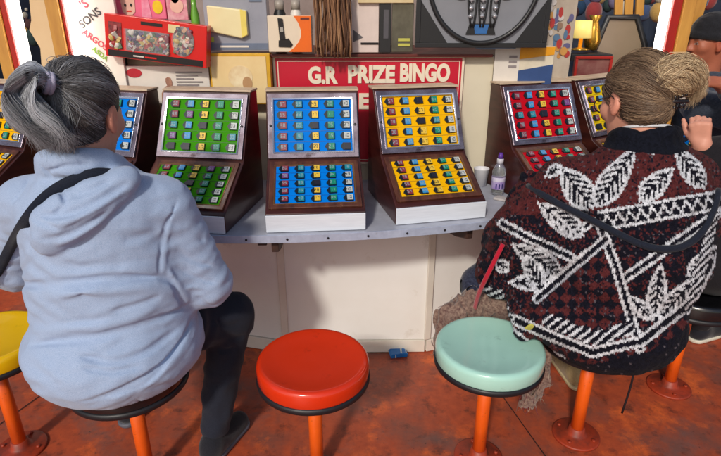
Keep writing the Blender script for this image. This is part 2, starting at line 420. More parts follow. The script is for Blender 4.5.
def ring(mb, x0, x1, y0, y1, t, z0, z1, mi=0, cant=0):
    """a mitred picture frame lying in the xy plane, inner edge sunk by cant"""
    o_ = [(x0, y0), (x1, y0), (x1, y1), (x0, y1)]; i_ = [(x0 + t, y0 + t), (x1 - t, y0 + t), (x1 - t, y1 - t), (x0 + t, y1 - t)]
    vs = [(*p, z0) for p in o_] + [(*p, z1) for p in o_] + [(*p, z1 - cant) for p in i_] + [(*p, z0) for p in i_]; fs = []
    for k in range(4):
        j = (k + 1) % 4
        fs += [(k, j, 4 + j, 4 + k), (4 + k, 4 + j, 8 + j, 8 + k), (8 + k, 8 + j, 12 + j, 12 + k), (12 + k, 12 + j, j, k)]
    return mb.add(vs, fs, mi)
TILE = {}
def tile_mesh(kind, var):
    if (kind, var) not in TILE:
        mb = MB()
        a, b = .0155, .0125
        mb.prism([(-a - .004, 0), (-a + .004, -b), (a, -b), (a, b), (-a + .004, b)], 0.0005, .006, 'z', 0)
        mb.box(-.0060, a - .0008, -b + .0012, b - .0012, .0062, .0086, 1)
        if kind != 'dark':
            mk = 0 if kind in ('white', 'amber') else 2; q = random.Random(str(kind) + str(var))
            SEG = {0: 'abcdef', 1: 'bc', 2: 'abged', 3: 'abgcd', 4: 'fgbc', 5: 'afgcd', 6: 'afgedc', 7: 'abc', 8: 'abcdefg', 9: 'abcdfg'}
            for X, dg_ in ((-.003, q.randrange(1, 8)), (.0065, q.randrange(10))):
                w_, h_, t_ = .0033, .0062, .0008
                for sg in SEG[dg_]:
                    b_ = {'a': (-w_, w_, h_ - 2 * t_, h_), 'g': (-w_, w_, -t_, t_), 'd': (-w_, w_, -h_, -h_ + 2 * t_), 'b': (w_ - 2 * t_, w_, 0.0011, h_ - .0019), 'c': (w_ - 2 * t_, w_, -h_ + .0019, -.0011), 'f': (-w_, -w_ + 2 * t_, .0011, h_ - .0019), 'e': (-w_, -w_ + 2 * t_, -h_ + .0019, -.0011)}[sg]
                    mb.box(X + b_[0], X + b_[1], b_[2], b_[3], .0087, .0091, mk)
        o = mb.build('number_tile', [m_glass_black, m_tile[kind], m_tile['mark']]); TILE[(kind, var)] = o.data; bpy.data.objects.remove(o)
    return TILE[(kind, var)]
def slope(parent_name, x0, x1, y0, y1, mtx): pass
COLS = ['maroon', 'blue', 'amber', 'green', 'white']
def machine(label, field, x, y, yaw, seed):
    rr = random.Random(seed)
    t = thing('bingo_machine', label, 'bingo machine', (x, y, .853), (0, 0, yaw), 'bingo machines along the counter')
    P = [(0.004, .002), (.004, HP), (HD, HP + HZ), (HD + TD, HP + HZ + TZ), (DEP, HP + HZ + TZ), (DEP, .002)]
    MB().prism(P, -MW / 2, MW / 2, 'x').build('cabinet', m_wood, t, bevel=.004)
    MB().box(-MW / 2 + .001, MW / 2 - .001, -.006, .003, .003, HP - .003).build('plinth_board', m_plinth, t, bevel=.0025)
    zt = HP + HZ + TZ
    MB().box(-MW / 2 - .003, MW / 2 + .003, HD + TD - .006, DEP + .004, zt + .0005, zt + .009).build('top_board', m_captop, t, bevel=.002)
    aL = math.atan2(HZ, HD); aU = math.atan2(TZ, TD); LL = math.hypot(HZ, HD); LU = math.hypot(TZ, TD)
    mL = M4.Translation((0, .004, HP)) @ M4.Rotation(aL, 4, 'X'); mU = M4.Translation((0, HD, HP + HZ)) @ M4.Rotation(aU, 4, 'X')
    h = MW / 2
    for lower, mt, Ls in ((1, mL, LL), (0, mU, LU)):
        mb = MB()
        if lower: ring(mb, -h + .012, h - .012, .022, Ls - .008, .026, .0005, .010, 0, .004)
        else: ring(mb, -h + .006, h - .006, .012, Ls - .012, .026, .0005, .012, 0, .002)
        o = mb.build('display_frame', m_woodframe if lower else m_silver, t, bevel=.0025); o.data.transform(mt)
        mb = MB()
        fx = h - (.034 if lower else .029); y0, y1 = (.046, Ls - .03) if lower else (.036, Ls - .036)
        ring(mb, -fx - .004, fx + .004, y0 - .004, y1 + .004, .006 if lower else .007, .0008, .009 if lower else .016, 0, .003)
        o = mb.build('inner_trim', m_bronze if lower else m_chrome, t, bevel=.001); o.data.transform(mt)
        mb = MB().box(-fx, fx, y0, y1, .001, .004); d = mb.build('display', m_field[field], t); d.data.transform(mt)
        cw, ch = 2 * fx / 5.0, (y1 - y0) / 5.0
        mb = MB()
        for j in range(1, 5): mb.box(-fx + .002, fx - .002, y0 + j * ch - .0012, y0 + j * ch + .0012, .0042, .0052)
        o = mb.build('row_divider', mat('divider_' + field, tuple(q * .55 for q in FIELD[field][:3]), .5), d); o.data.transform(mt)
        for i in range(5):
            for j in range(5):
                kind = COLS[i]
                if field == 'blue' and i == 1: kind = 'teal'
                if i == 2 and j == 2: kind = 'dark'
                elif rr.random() < .10: kind = rr.choice(['dark', 'purple', 'teal'])
                o = bpy.data.objects.new('number_tile', tile_mesh(kind, rr.randrange(6))); col.objects.link(o); o.parent = d
                o.matrix_local = mt @ M4.Translation((-fx + (i + .5) * cw + .004, y0 + (j + .5) * ch, .004)) @ M4.Rotation(rr.uniform(-.03, .03), 4, 'Z') @ M4.Scale(1.2 if not lower else 1.12, 4)
        if not lower:
            for sx in (-1, 1):
                o = MB().lathe([(.005, 0), (.005, .003), (.002, .004)], 12).build('screw', m_black, t); o.data.transform(mt @ M4.Translation((sx * (h - .018), Ls * .5, .012)))
    return t
machine('blue bingo machine in the middle of the counter under the red prize bingo sign', 'blue', -.171, 1.944, R(4.9), 1)
machine('yellow bingo machine just left of the water bottle, its white base showing', 'yellow', .327, 2.05, R(13.1), 2)
machine('green bingo machine beside the right shoulder of the woman in the blue hoodie', 'green', -.705, 1.943, R(-8.9), 3)
machine('red bingo machine just right of the water bottle, before the patterned cardigan', 'red', .94, 2.225, R(19), 4)
machine('blue bingo machine half hidden behind the head of the grey-haired woman', 'blue', -1.175, 2.0, R(-14), 5)
machine('yellow bingo machine at the left edge beyond the grey ponytail', 'yellow', -1.76, 2.20, R(-22), 6)
machine('lemon yellow bingo machine peeping out left of the blonde hair bun', 'lemon', 1.40, 2.46, R(33), 7)
machine('blue bingo machine at the right edge under the pointing hand', 'blue', 1.80, 2.74, R(45), 8)

# ---- stools
m_pole = mat('orange_pole', W_(242, 100, 18), .36, c2=W_(214, 74, 16), scale=9, amt=.5, coat=.2)
m_flange = mat('flange_paint', W_(176, 60, 28), .5, c2=W_(96, 40, 28), scale=22, amt=.8)
m_band = mat('black_rubber', (.012, .012, .016), .45)
SEATC = {'red': W_(224, 52, 10), 'mint': W_(178, 226, 212), 'yellow': W_(246, 196, 0), 'black': W_(20, 20, 24)}
m_seat = {k: mat('vinyl_' + k, c, .20, amt=.2, scale=5, coat=.5, bump=.12, bscale=9) for k, c in SEATC.items()}
for k, c in SEATC.items(): worn(m_seat[k], tuple(q * .62 for q in c[:3]) + (1,), 16, .60, .80, 3.3); worn(m_seat[k], W_(60, 46, 40), 90, .74, .78, 8.1)
worn(m_pole, W_(120, 48, 22), 26, .60, .70, 4.4); worn(m_pole, W_(50, 34, 30), 60, .68, .73, 2.4)
def stool(colr, x, y, label):
    t = thing('bar_stool', label, 'stool', (x, y, 0), (0, 0, rnd.uniform(0, 6)), 'round stools fixed in front of the counter')
    zs = .535
    MB().lathe([(0.0, zs - .062), (.192, zs - .062), (.1945, zs - .056), (.1955, zs - .02), (.192, zs - .006), (.184, zs), (.174, zs - .0005), (.15, zs - .006), (.09, zs - .012), (0.0, zs - .014)], 64).build('seat', m_seat[colr], t)
    MB().lathe([(0.0, zs - .084), (.190, zs - .084), (.1975, zs - .080), (.1985, zs - .070), (.1965, zs - .0605), (.19, zs - .06)], 64).build('rim_band', m_band, t)
    MB().lathe([(0.03, zs - .11), (.06, zs - .105), (.11, zs - .0845), (0, zs - .0843)], 24).build('mount_plate', m_iron, t)
    MB().lathe([(.0255, .012), (.0255, zs - .1)], 20).build('pole', m_pole, t)
    MB().lathe([(.095, .0005), (.095, .008), (.09, .011), (.045, .013), (.034, .022), (.031, .045), (.026, .047)], 32).build('floor_flange', m_flange, t)
    for k in range(4):
        a = R(45 + 90 * k); o = MB().lathe([(.008, .011), (.008, .018), (.004, .02)], 8).build('bolt', m_flange, t); o.location = (.072 * math.cos(a), .072 * math.sin(a), 0)
    return t
stool('red', -.165, 1.568, 'empty glossy red round stool on an orange pole, centre front')
stool('mint', .468, 1.656, 'empty pale mint round stool with the brown shawl behind it')
stool('yellow', -1.375, 1.70, 'bright yellow round stool cut off by the left edge')
stool('black', -.80, 1.545, 'stool under the woman in the blue hoodie, only its black rim showing')
stool('black', .90, 1.775, 'stool under the woman in the patterned cardigan, its orange pole below the hem')
stool('black', 1.452, 2.085, 'stool under the person in black at the right edge')

# ================================================================== PRIZE DISPLAY
def rect(u0, v0, u1, v1, Y):
    a = ony(u0, v0, Y); b = ony(u1, v1, Y); c = ony(u1, v0, Y); d = ony(u0, v1, Y)
    return (a[0] + d[0]) / 2, (b[0] + c[0]) / 2, (b[2] + d[2]) / 2, (a[2] + c[2]) / 2       # x0 x1 z0 z1
m_stand = mat('stand_cream', W_(226, 216, 192), .5, c2=W_(206, 194, 168), scale=3, amt=.6)
m_red_shelf = mat('shelf_edge', W_(104, 38, 30), .45, c2=W_(70, 24, 22), scale=12)
stand = thing('display_stand', 'cream display stand behind the machines with a dark red shelf of prizes', 'display stand', (0, 2.9, 0))
ZS = 1.462
MB().box(-1.2, .62, -.28, .28, .02, ZS - .014).build('body', m_stand, stand, bevel=.004)
MB().box(-1.25, .60, -.33, .3, ZS - .013, ZS).build('shelf', m_red_shelf, stand, bevel=.002)
m_dark = mat('dark_fabric', W_(40, 36, 42), .7)
MB().box(-1.25, 1.0, .28, .30, ZS + .001, 2.3).build('back_board', mat('back_board', W_(166, 150, 142), .6, c2=W_(120, 100, 96), scale=5, amt=.8), stand)
MB().box(.64, .86, -.24, .2, .86, ZS - .016).build('side_bay', mat('side_bay', W_(120, 96, 74), .6), stand)

# sign
m_sred = mat('sign_red', W_(206, 22, 52), .35, amt=.3, scale=5); m_swhite = mat('sign_white', W_(244, 228, 204), .4, amt=.2); 
YS = 2.6; x0, x1, z0, z1 = rect(275, 55.5, 462, 140, YS)
z0 -= .12
sign = thing('bingo_sign', 'red and white prize bingo sign board behind the blue machine', 'sign', ((x0 + x1) / 2, YS, z0))
wd, hh = x1 - x0, z1 - z0
MB().box(-wd / 2, wd / 2, 0, .016, 0, hh).build('board', m_sred, sign, bevel=.001)
mb = MB()
def frame(mb, X0, X1, Z0, Z1, t, y0, y1):
    mb.box(X0, X1, y0, y1, Z0, Z0 + t).box(X0, X1, y0, y1, Z1 - t, Z1).box(X0, X0 + t, y0, y1, Z0 + t, Z1 - t).box(X1 - t, X1, y0, y1, Z0 + t, Z1 - t)
frame(mb, -wd / 2 + .001, wd / 2 - .001, .001, hh - .001, .010, -.0016, -.0002)
frame(mb, -wd / 2 + .020, wd / 2 - .020, .02, hh - .022, .004, -.0016, -.0002)
mb.build('white_border', m_swhite, sign)
def sign_at(u, v): p = ony(u, v, YS); return p[0] - sign.location.x, p[2] - sign.location.z
def fit_text(name, s, u0, u1, v0, v1, parent, m):
    (xa, za), (xb, zb) = sign_at(u0, (v0 + v1) / 2), sign_at(u1, (v0 + v1) / 2); zt, zb2 = sign_at((u0 + u1) / 2, v0)[1], sign_at((u0 + u1) / 2, v1)[1]
    o = text(name, s, 1, m, parent, M4.Identity(4), off=.05, ext=.004)
    c = [v.co for v in o.data.vertices]; ax0, ax1 = min(p.x for p in c), max(p.x for p in c); ay0, ay1 = min(p.y for p in c), max(p.y for p in c)
    sx, sy = (xb - xa) / (ax1 - ax0), (zt - zb2) / (ay1 - ay0)
    o.data.transform(M4.Translation(((xa + xb) / 2, -.0021, (zt + zb2) / 2)) @ FRONT @ M4.Diagonal((sx, sy, .4, 1)) @ M4.Translation((-(ax0 + ax1) / 2, -(ay0 + ay1) / 2, 0)))
fit_text('lettering', 'G.R', 308, 338, 66, 84, sign, m_swhite)
fit_text('lettering', 'PRIZE', 348, 395, 65, 83, sign, m_swhite)
fit_text('lettering', 'BINGO', 400, 450, 63, 82, sign, m_swhite)
fit_text('lettering', 'E', 359, 370, 93, 109, sign, m_swhite)

# generic prizes standing on or in front of the stand
def item(name, label, cat, u0, v0, u1, v1, Y, dep, m, tilt=0, bevel=.003, group=None, part='box'):
    X0, X1, Z0, Z1 = rect(u0, v0, u1, v1, Y); t = thing(name, label, cat, ((X0 + X1) / 2, Y, Z0), (0, tilt, 0), group)
    t['_w'] = (X1 - X0) / 2; t['_h'] = Z1 - Z0
    MB().box(-(X1 - X0) / 2, (X1 - X0) / 2, 0, dep, 0, Z1 - Z0).build(part, m, t, bevel=bevel)
    return t, (X1 - X0) / 2, Z1 - Z0
def plate(t, name, m, x0, x1, z0, z1, k=1, th=.0015, bevel=0):
    return MB().box(x0, x1, -.001 * k - th, -.001 * k + .0004, z0, z1).build(name, m, t, bevel=bevel)
def disc(t, name, m, x, z, rx, rz, k=1, th=.0015):
    pts = [(x + rx * math.cos(a * math.pi / 16), z + rz * math.sin(a * math.pi / 16)) for a in range(32)]
    return MB().prism(pts, -.001 * k - th, -.001 * k + .0004, 'y').build(name, m, t)
def blobs(t, name, cols, n, x0, x1, z0, z1, y, r, seed):
    rr = random.Random(seed); ms = [mat('toy_%d' % i, W_(*c), .35) for i, c in enumerate(cols)]; mb = MB()
    for i in range(n):
        x, z, q = rr.uniform(x0, x1), rr.uniform(z0, z1), r * rr.uniform(.6, 1.3); k = rr.randrange(len(ms))
        pr = [(q * math.sin(a * math.pi / 6) + 1e-7 * 0, -q * math.cos(a * math.pi / 6)) for a in range(7)]
        if i % 3: mb.box(-q * .7, q * .7, -q * .35, q * .35, -q * 1.1, q * 1.1, k, M4.Translation((x, y, z)) @ M4.Rotation(rr.uniform(-1.2, 1.2), 4, 'Y') @ M4.Rotation(rr.uniform(-.5, .5), 4, 'X')); continue
        mb.lathe([(max(p, 0), z_) for p, z_ in pr], 10, k, M4.Translation((x, y, z)) @ M4.Rotation(rr.uniform(0, 3), 4, 'Y') @ M4.Diagonal((1, .6, rr.uniform(.7, 1.8), 1)))
    return mb.build(name, ms, t)
m_toyred = mat('toy_box_red', W_(222, 26, 22), .3, amt=.25, coat=.4); m_ink = mat('ink_black', W_(26, 18, 20), .4)
m_white = mat('card_white', W_(232, 224, 214), .4, amt=.35, scale=9, coat=.4); m_clear = mat('clear_film', W_(150, 140, 140), .12, c2=W_(70, 60, 64), scale=40, amt=.8, coat=.6)
TOY = [(170, 60, 60), (206, 176, 96), (84, 112, 78), (214, 206, 196), (96, 78, 116), (214, 160, 120), (60, 70, 84), (136, 50, 66), (228, 212, 192), (176, 160, 140), (120, 136, 110)]
# red toy box, tilted
t, hw, h = item('toy_box', 'long red toy box with clear windows, tilted on the shelf edge', 'toy box', 103, 19, 204, 62, 2.47, .07, m_toyred, R(7))
plate(t, 'black_strip', m_ink, -hw + .012, hw - .016, .004, .030)
plate(t, 'lettering', mat('ink_white', W_(220, 210, 200), .5), -hw + .12, -hw + .165, .012, .018, 3.0); plate(t, 'lettering', m_toyred, -hw + .17, -hw + .22, .012, .018, 3.0)
plate(t, 'logo', m_ink, -hw + .155, -hw + .245, h - .028, h - .015); plate(t, 'sticker', mat('sticker_cream', W_(236, 214, 160), .5), -hw + .27, -hw + .32, h - .046, h - .012, bevel=.0006)
plate(t, 'window', m_clear, -hw + .09, -hw + .275, .037, h - .052); disc(t, 'window', m_clear, hw - .10, .10, .046, .062)
plate(t, 'window', mat('toy_card', W_(170, 60, 60), .4, c2=W_(60, 30, 40), scale=50, amt=.9), -hw + .018, -hw + .072, .035, h - .03)
blobs(t, 'toy', TOY, 110, -hw + .1, -hw + .265, .047, h - .064, -.003, .0105, 5); blobs(t, 'toy', TOY, 60, hw - .132, hw - .068, .05, .15, -.003, .0095, 6)
blobs(t, 'toy', [(230, 190, 150), (240, 210, 190), (200, 60, 40), (230, 150, 40)], 14, -hw + .026, -hw + .064, .045, h - .045, -.003, .012, 7)
m_film = mat('window_film', (.9, .9, .92), .08, spec=.9, coat=1.0, alpha=.07)
plate(t, 'film', m_film, -hw + .088, -hw + .277, .035, h - .05, 18, .0006); disc(t, 'film', m_film, hw - .10, .10, .047, .063, 18, .0006)
# boxes above it
m_pink = mat('pink_card', W_(232, 84, 130), .4, c2=W_(242, 140, 160), scale=9, amt=.7)
t, hw, h = item('toy_box', 'pink toy box with a black hatted figure and a yellow circle', 'toy box', 114, -30, 164, 19, 2.60, .09, m_pink)
disc(t, 'printed_circle', mat('yellow_dot', W_(246, 208, 20), .4), hw - .035, .05, .022, .028)
MB().prism([(-hw + .012, .085), (-hw + .10, .085), (-hw + .088, .10), (-hw + .085, .14), (-hw + .03, .14), (-hw + .026, .10)], -.0045, -.003, 'y').build('printed_hat', m_ink, t)
MB().prism([(-hw + .028, .03), (-hw + .042, .018), (-hw + .07, .018), (-hw + .084, .03), (-hw + .088, .084), (-hw + .024, .084)], -.0028, -.0006, 'y').build('printed_face', mat('face_print', W_(240, 190, 170), .5), t)
for q in (-.012, .014): disc(t, 'printed_eye', m_ink, -hw + .056 + q, .058, .005, .007, 3.2)
plate(t, 'printed_mouth', m_toyred, -hw + .046, -hw + .068, .03, .036, 2.4)
MB().prism([(.0, .004), (hw - .065, .004), (hw - .075, .11), (.012, .13)], -.003, -.0006, 'y').build('printed_panel', mat('pink_pale', W_(246, 176, 196), .4, c2=W_(220, 70, 120), scale=30, amt=.8), t)
t, hw, h = item('toy_box', 'small cartoon printed box squeezed between the pink box and the green bottle', 'toy box', 165, -30, 186, 20, 2.60, .09, mat('cartoon_card', W_(236, 190, 190), .4, c2=W_(200, 60, 110), scale=26, amt=.9))
disc(t, 'printed_figure', mat('face_print', W_(240, 180, 160), .5), 0, .06, .03, .03); disc(t, 'printed_figure', mat('orange_print', W_(236, 130, 50), .5), -.005, .1, .02, .03)
t = thing('bottle', 'thin green bottle standing right of the cartoon box', 'bottle', (*ony(193, 16, 2.60)[:2] + np.array([0, .03]), 1.4625))
MB().lathe([(.0, 0), (.018, 0), (.02, .004), (.02, .16), (.012, .2), (.011, .24), (0, .24)], 20).build('body', mat('green_bottle', W_(110, 176, 50), .25, coat=.5), t); MB().lathe([(.0, .02), (.0205, .02), (.0207, .12), (0, .12)], 20).build('label', mat('label_light', W_(220, 226, 160), .5), t)
# grey blister pack
t, hw, h = item('gift_pack', 'grey see-through gift pack holding a cream device', 'gift pack', 204, -20, 267, 51, 2.57, .08, mat('grey_pack', W_(158, 160, 172), .25, c2=W_(128, 130, 146), scale=5, amt=.6, coat=.5))
MB().prism([(-hw + .02, .085), (hw - .115, .055), (hw - .085, .068), (hw - .085, h - .12), (-hw + .02, h - .10)], -.022, -.002, 'y').build('device', mat('cream_plastic', W_(240, 226, 176), .35, c2=W_(226, 204, 150), scale=8), t, bevel=.006)
MB().prism([(hw - .113, .060), (hw - .088, .071), (hw - .088, h - .125), (hw - .113, h - .115)], -.0245, -.0225, 'y').build('device_side', mat('cream_yellow', W_(246, 222, 110), .35), t)
plate(t, 'printed_band', mat('grey_band', W_(110, 122, 146), .4), -hw + .004, hw - .004, .006, .034); plate(t, 'lettering', m_white, -hw + .06, hw - .09, .016, .024, 3)
for k in range(3): plate(t, 'lettering', MATS['grey_band'], hw - .075, hw - .02 - .012 * (k % 2), h - .05 - .018 * k, h - .042 - .018 * k, 2)
plate(t, 'price_sticker', mat('sticker_lime', W_(200, 220, 90), .5), -hw + .01, -hw + .035, .04, .06, 2, bevel=.0005)
# telephone box
t, hw, h = item('telephone_box', 'cream and orange box with a picture of a black cordless phone', 'boxed phone', 268, 15.5, 311.5, 52, 2.54, .07, mat('box_cream', W_(232, 214, 190), .45, amt=.2))
pts = [(hw - .001, .001), (hw - .001, h - .001), (.020, h - .001), (.040, h * .8), (.050, h * .6), (.050, h * .45), (.040, h * .3), (.020, h * .14), (-.008, .001)]
MB().prism(pts, -.003, -.0006, 'y').build('orange_panel', mat('orange_card', W_(240, 108, 18), .4, amt=.2), t)
MB().prism([(-.052, .022), (.004, .02), (.012, .032), (-.006, .058), (-.05, .05)], -.004, -.0006, 'y').build('printed_base', m_ink, t, bevel=.0006)
MB().prism([(-.045, .052), (-.02, .052), (-.028, .14), (-.05, .142)], -.0058, -.0042, 'y').build('printed_handset', m_ink, t, bevel=.0006)
plate(t, 'printed_screen', mat('screen_print', W_(176, 170, 160), .4), -.041, -.027, .085, .105, 6)
plate(t, 'lettering', m_red_shelf, hw - .046, hw - .008, h - .016, h - .008, 3.2)
# small bottles over the phone box
for (u, mm, lab, r) in ((281, m_black, 'small black jar standing behind the phone box', .026), (297, m_white, 'small white jar standing behind the phone box beside the fringe', .024)):
    p = ony(u, 40, 2.66); t = thing('jar', lab, 'jar', (p[0], p[1], 1.4625)); MB().lathe([(0, 0), (r, 0), (r * 1.05, .005), (r * 1.05, .17), (r * .8, .185), (r * .8, .22), (0, .222)], 24).build('body', mm, t)
    MB().lathe([(0, .1865), (r * .85, .1865), (r * .85, .225), (0, .228)], 24).build('lid', mat('lid_grey', W_(170, 160, 150), .4), t)
# brown fringe of beads
p0 = ony(316, 30, 2.50); p1 = ony(349, 30, 2.50); mb = MB(); m_br = [mat('fringe_%d' % i, W_(*c), .7, bump=.6, scale=90) for i, c in enumerate([(150, 108, 76), (120, 82, 56), (172, 130, 94), (92, 62, 44)])]
for i in range(90):
    x = rnd.uniform(p0[0], p1[0]); y = 2.5 + rnd.uniform(-.016, .02); zb = 1.455 + rnd.uniform(-.008, .05); n = 9; ph = rnd.uniform(0, 6)
    mb.tube([(x + .006 * math.sin(ph + k * .9) + (x - (p0[0] + p1[0]) / 2) * .10 * (1 - k / n), y + .003 * math.cos(ph + k), zb + (1.9 - zb) * k / n) for k in range(n + 1)], rnd.uniform(.0022, .0042), 6, rnd.randrange(4))
tag(mb.build('tassel_fringe', m_br), 'bunch of brown strings hanging in front of the prize shelf', 'tassel')
# white box, black box, dark box, bar
t, hw, h = item('gift_box', 'pinkish white box with a dark triangle printed on it', 'box', 349, -20, 379, 52.5, 2.58, .08, mat('box_pink', W_(226, 208, 200), .45, amt=.3))
MB().prism([(-hw + .018, .045), (-hw + .018, .098), (-hw + .062, .066)], -.003, -.0006, 'y').build('printed_triangle', mat('grey_print', W_(98, 94, 98), .5), t); plate(t, 'printed_bar', m_ink, -hw + .052, hw - .002, .035, .044, 2)
t, hw, h = item('gift_box', 'narrow black box beside the pinkish white one', 'box', 379.5, -20, 391.5, 52.5, 2.57, .07, m_black); plate(t, 'window', mat('grey_gloss', W_(92, 90, 96), .2), -.008, .014, .06, .18)
t, hw, h = item('gift_box', 'dark olive glossy box with faint yellow lettering', 'box', 392, 3, 413.5, 52, 2.57, .07, mat('olive_gloss', W_(72, 68, 58), .15, c2=W_(120, 116, 100), scale=7, amt=.9, coat=.5))
for k in range(2): plate(t, 'lettering', mat('lemon_print', W_(200, 196, 90), .5), -.02, .034, .025 + .022 * k, .037 + .022 * k, 2)
t, hw, h = item('wooden_bar', 'cream wooden bar across the top of the small boxes', 'shelf bar', 358, -7, 414, 3, 2.56, .05, mat('bar_cream', W_(226, 206, 164), .5, c2=W_(190, 160, 110), scale=10, amt=.6), part='bar')
# framed jewelled picture
m_grey = mat('mirror_grey', W_(142, 144, 152), .28, c2=W_(104, 106, 114), scale=2.5, amt=.7, coat=.4)
t, hw, h = item('framed_picture', 'big grey framed picture with a black oval and a jewelled vase', 'picture', 417, -75, 553, 47.5, 2.52, .02, m_grey)
frame_m = MB(); frame(frame_m, -hw, hw, 0, h, .02, -.008, -.0006); frame_m.build('frame', m_black, t, bevel=.002)
for sx in (-1, 1): MB().prism([(sx * (hw - .021), .021), (sx * (hw - .14), .021), (sx * (hw - .021), .19)], -.004, -.0006, 'y').build('corner', m_black, t)
mb = MB(); mb.tube([(-.005 + .235 * math.cos(a * math.pi / 40), -.012, .285 + .265 * math.sin(a * math.pi / 40)) for a in range(80)], .010, 8, closed=True); mb.build('oval_ring', m_black, t)
mb = MB()
for x, s in ((-.06, 0), (-.005, 1), (.055, 0)):
    for k in range(2): 
        q = (-.018, .018)[k]; mb.tube([(x * (1 - .25 * (1 - j / 10)) + q * math.sin(j / 10 * math.pi * .9 + .3), -.010, .085 + j * .028) for j in range(11)], .0045, 6)
for sx in (-1, 1): mb.tube([(-.005 + sx * (.09 + .0045 * a * math.cos(a * .7)), -.010, .225 + .0035 * a * math.sin(a * .7)) for a in range(14)], .005, 6)
mb.prism([(-.07, .055), (.06, .055), (.045, .1), (-.055, .1)], -.006, -.0006, 'y').build('vase_outline', m_black, t)
MB().prism([(-.03, .058), (.02, .058), (.028, .096), (-.038, .096)], -.0085, -.0065, 'y').build('vase_panel', mat('blue_gem', W_(58, 112, 176), .2, coat=.6), t)
mb = MB()
for x in (-.055, -.005, .05):
    for j in range(7): mb.lathe([(0, -.012), (.009, -.006), (.012, 0), (.009, .006), (0, .012)], 8, 0, M4.Translation((x, -.008, .13 + j * .032)))
mb.build('jewel', mat('jewel_clear', W_(220, 220, 226), .1, metal=.6, c2=W_(120, 120, 126), scale=60), t)
# lower row
t, hw, h = item('gift_box', 'white box with a red oval mark under the tilted toy box', 'box', 125, 66, 210, 104, 2.545, .07, m_white)
disc(t, 'printed_oval', mat('oval_red', W_(190, 30, 50), .4), -hw + .05, h - .03, .035, .02); MB().prism([(-.035, .0015), (.055, .0015), (.05, .05), (.03, .078), (.022, .082), (.024, .10), (.018, .118), (.006, .122), (-.004, .116), (-.006, .10), (-.001, .084), (-.012, .078), (-.03, .05)], -.003, -.0006, 'y').build('printed_figure', mat('figure_print', W_(186, 136, 112), .5, c2=W_(120, 80, 66), scale=40, amt=.9), t)
for k in range(5): plate(t, 'lettering', mat('ink_grey', W_(150, 140, 140), .6), hw - .15, hw - .03 - .02 * (k % 3), h - .03 - .014 * k, h - .024 - .014 * k, 2)
t, hw, h = item('gift_box', 'thin black box left of the white boxed prize', 'box', 113, 58, 124.5, 104, 2.55, .07, m_black)
t, hw, h = item('gift_box', 'cream picture box with a golden yellow rim beside the sign', 'box', 210.5, 53.5, 271, 104, 2.545, .07, mat('gold_rim', W_(226, 172, 40), .4))
disc(t, 'printed_scene', mat('scene_print', W_(250, 234, 196), .5, c2=W_(214, 176, 120), scale=14, amt=.9), 0, h * .55, .055, .05, 2.4); disc(t, 'printed_scene', mat('scene_print2', W_(196, 150, 104), .5), .03, h * .42, .022, .03, 3.4)
plate(t, 'cream_front', mat('cream_print', W_(240, 214, 160), .45, c2=W_(226, 190, 130), scale=5, amt=.8), -hw + .008, hw - .018, .006, h - .012)
t, hw, h = item('paper_notice', 'white paper notice with faint writing beside the cream column', 'notice', 494, 48.5, 519, 84, 2.60, .003, m_white, bevel=0, part='sheet')
for k in range(3): plate(t, 'lettering', mat('ink_grey', W_(150, 140, 140), .6), .008, .045, h - .04 - .022 * k, h - .03 - .022 * k)
t, hw, h = item('gift_box', 'box with orange, white and blue bands right of the paper notice', 'box', 518.5, 46.5, 553, 84, 2.60, .08, mat('band_white', W_(232, 220, 196), .45))
MB().prism([(-hw + .001, h - .055), (hw - .001, h - .035), (hw - .001, h - .001), (-hw + .001, h - .001)], -.003, -.0006, 'y').build('orange_band', mat('band_orange', W_(246, 168, 30), .4), t)
MB().prism([(-hw + .001, .001), (hw - .001, .001), (hw - .001, h - .078), (-hw + .001, h - .105)], -.003, -.0006, 'y').build('blue_band', mat('band_blue', W_(58, 84, 136), .4), t)
# sticker post
t, hw, h = item('sticker_post', 'pale post covered with coloured stickers right of the framed picture', 'post', 543, -40, 574, 100, 2.72, .08, mat('post_pale', W_(196, 184, 168), .5, c2=W_(160, 140, 124), scale=8, amt=.7), part='post')
for i in range(46):
    rr = random.Random(40 + i); x = rr.uniform(-hw + .02, hw - .02); z = rr.uniform(.2, h - .1); c = [(186, 60, 56), (92, 124, 156), (206, 150, 80), (208, 200, 196), (104, 100, 140), (150, 120, 100)][i % 6]
    disc(t, 'sticker', mat('sticker_%d' % (i % 6), W_(*c), .4), x, z, rr.uniform(.006, .017), rr.uniform(.008, .024), 1 + i * .12)

# ---- lit posts
m_tube = mat('lit_tube', (1.0, .95, .86), .3, emit=7)
m_redstrip = mat('red_strip', W_(170, 34, 26), .4, amt=.4); m_ochre = mat('ochre_wood', W_(214, 158, 74), .45, c2=W_(176, 116, 50), scale=6, amt=.8, stretch=(4, 4, .6))
def light_post(label, u, v, Y, order, wt, wr, wo, yaw=0):
    p = ony(u, v, Y); t = thing('light_post', label, 'light post', (p[0], Y, .853), (0, 0, yaw), 'lit posts of the booth')
    H = 1.75; x = 0
    for k in order:
        if k == 't': MB().lathe([(0, 0), (wt / 2, 0), (wt / 2, H), (0, H)], 16, 0, M4.Translation((x + wt / 2, 0, .02))).build('light_tube', m_tube, t); x += wt + .003
        if k == 'r': MB().box(x, x + wr, -.02, .06, 0, H + .05).build('red_strip', m_redstrip, t, bevel=.003); x += wr + .001
        if k == 'o': MB().box(x, x + wo, -.035, .07, 0, H + .05).build('wood_post', m_ochre, t, bevel=.004); x += wo + .001
    return t
light_post('lit tube on a red and ochre post above the blonde bun', 655, 40, 2.95, 'tro', .045, .046, .060)
light_post('lit tube on an ochre post left of the white shop name panel', 54, 30, 2.50, 'ort', .042, .012, .054)
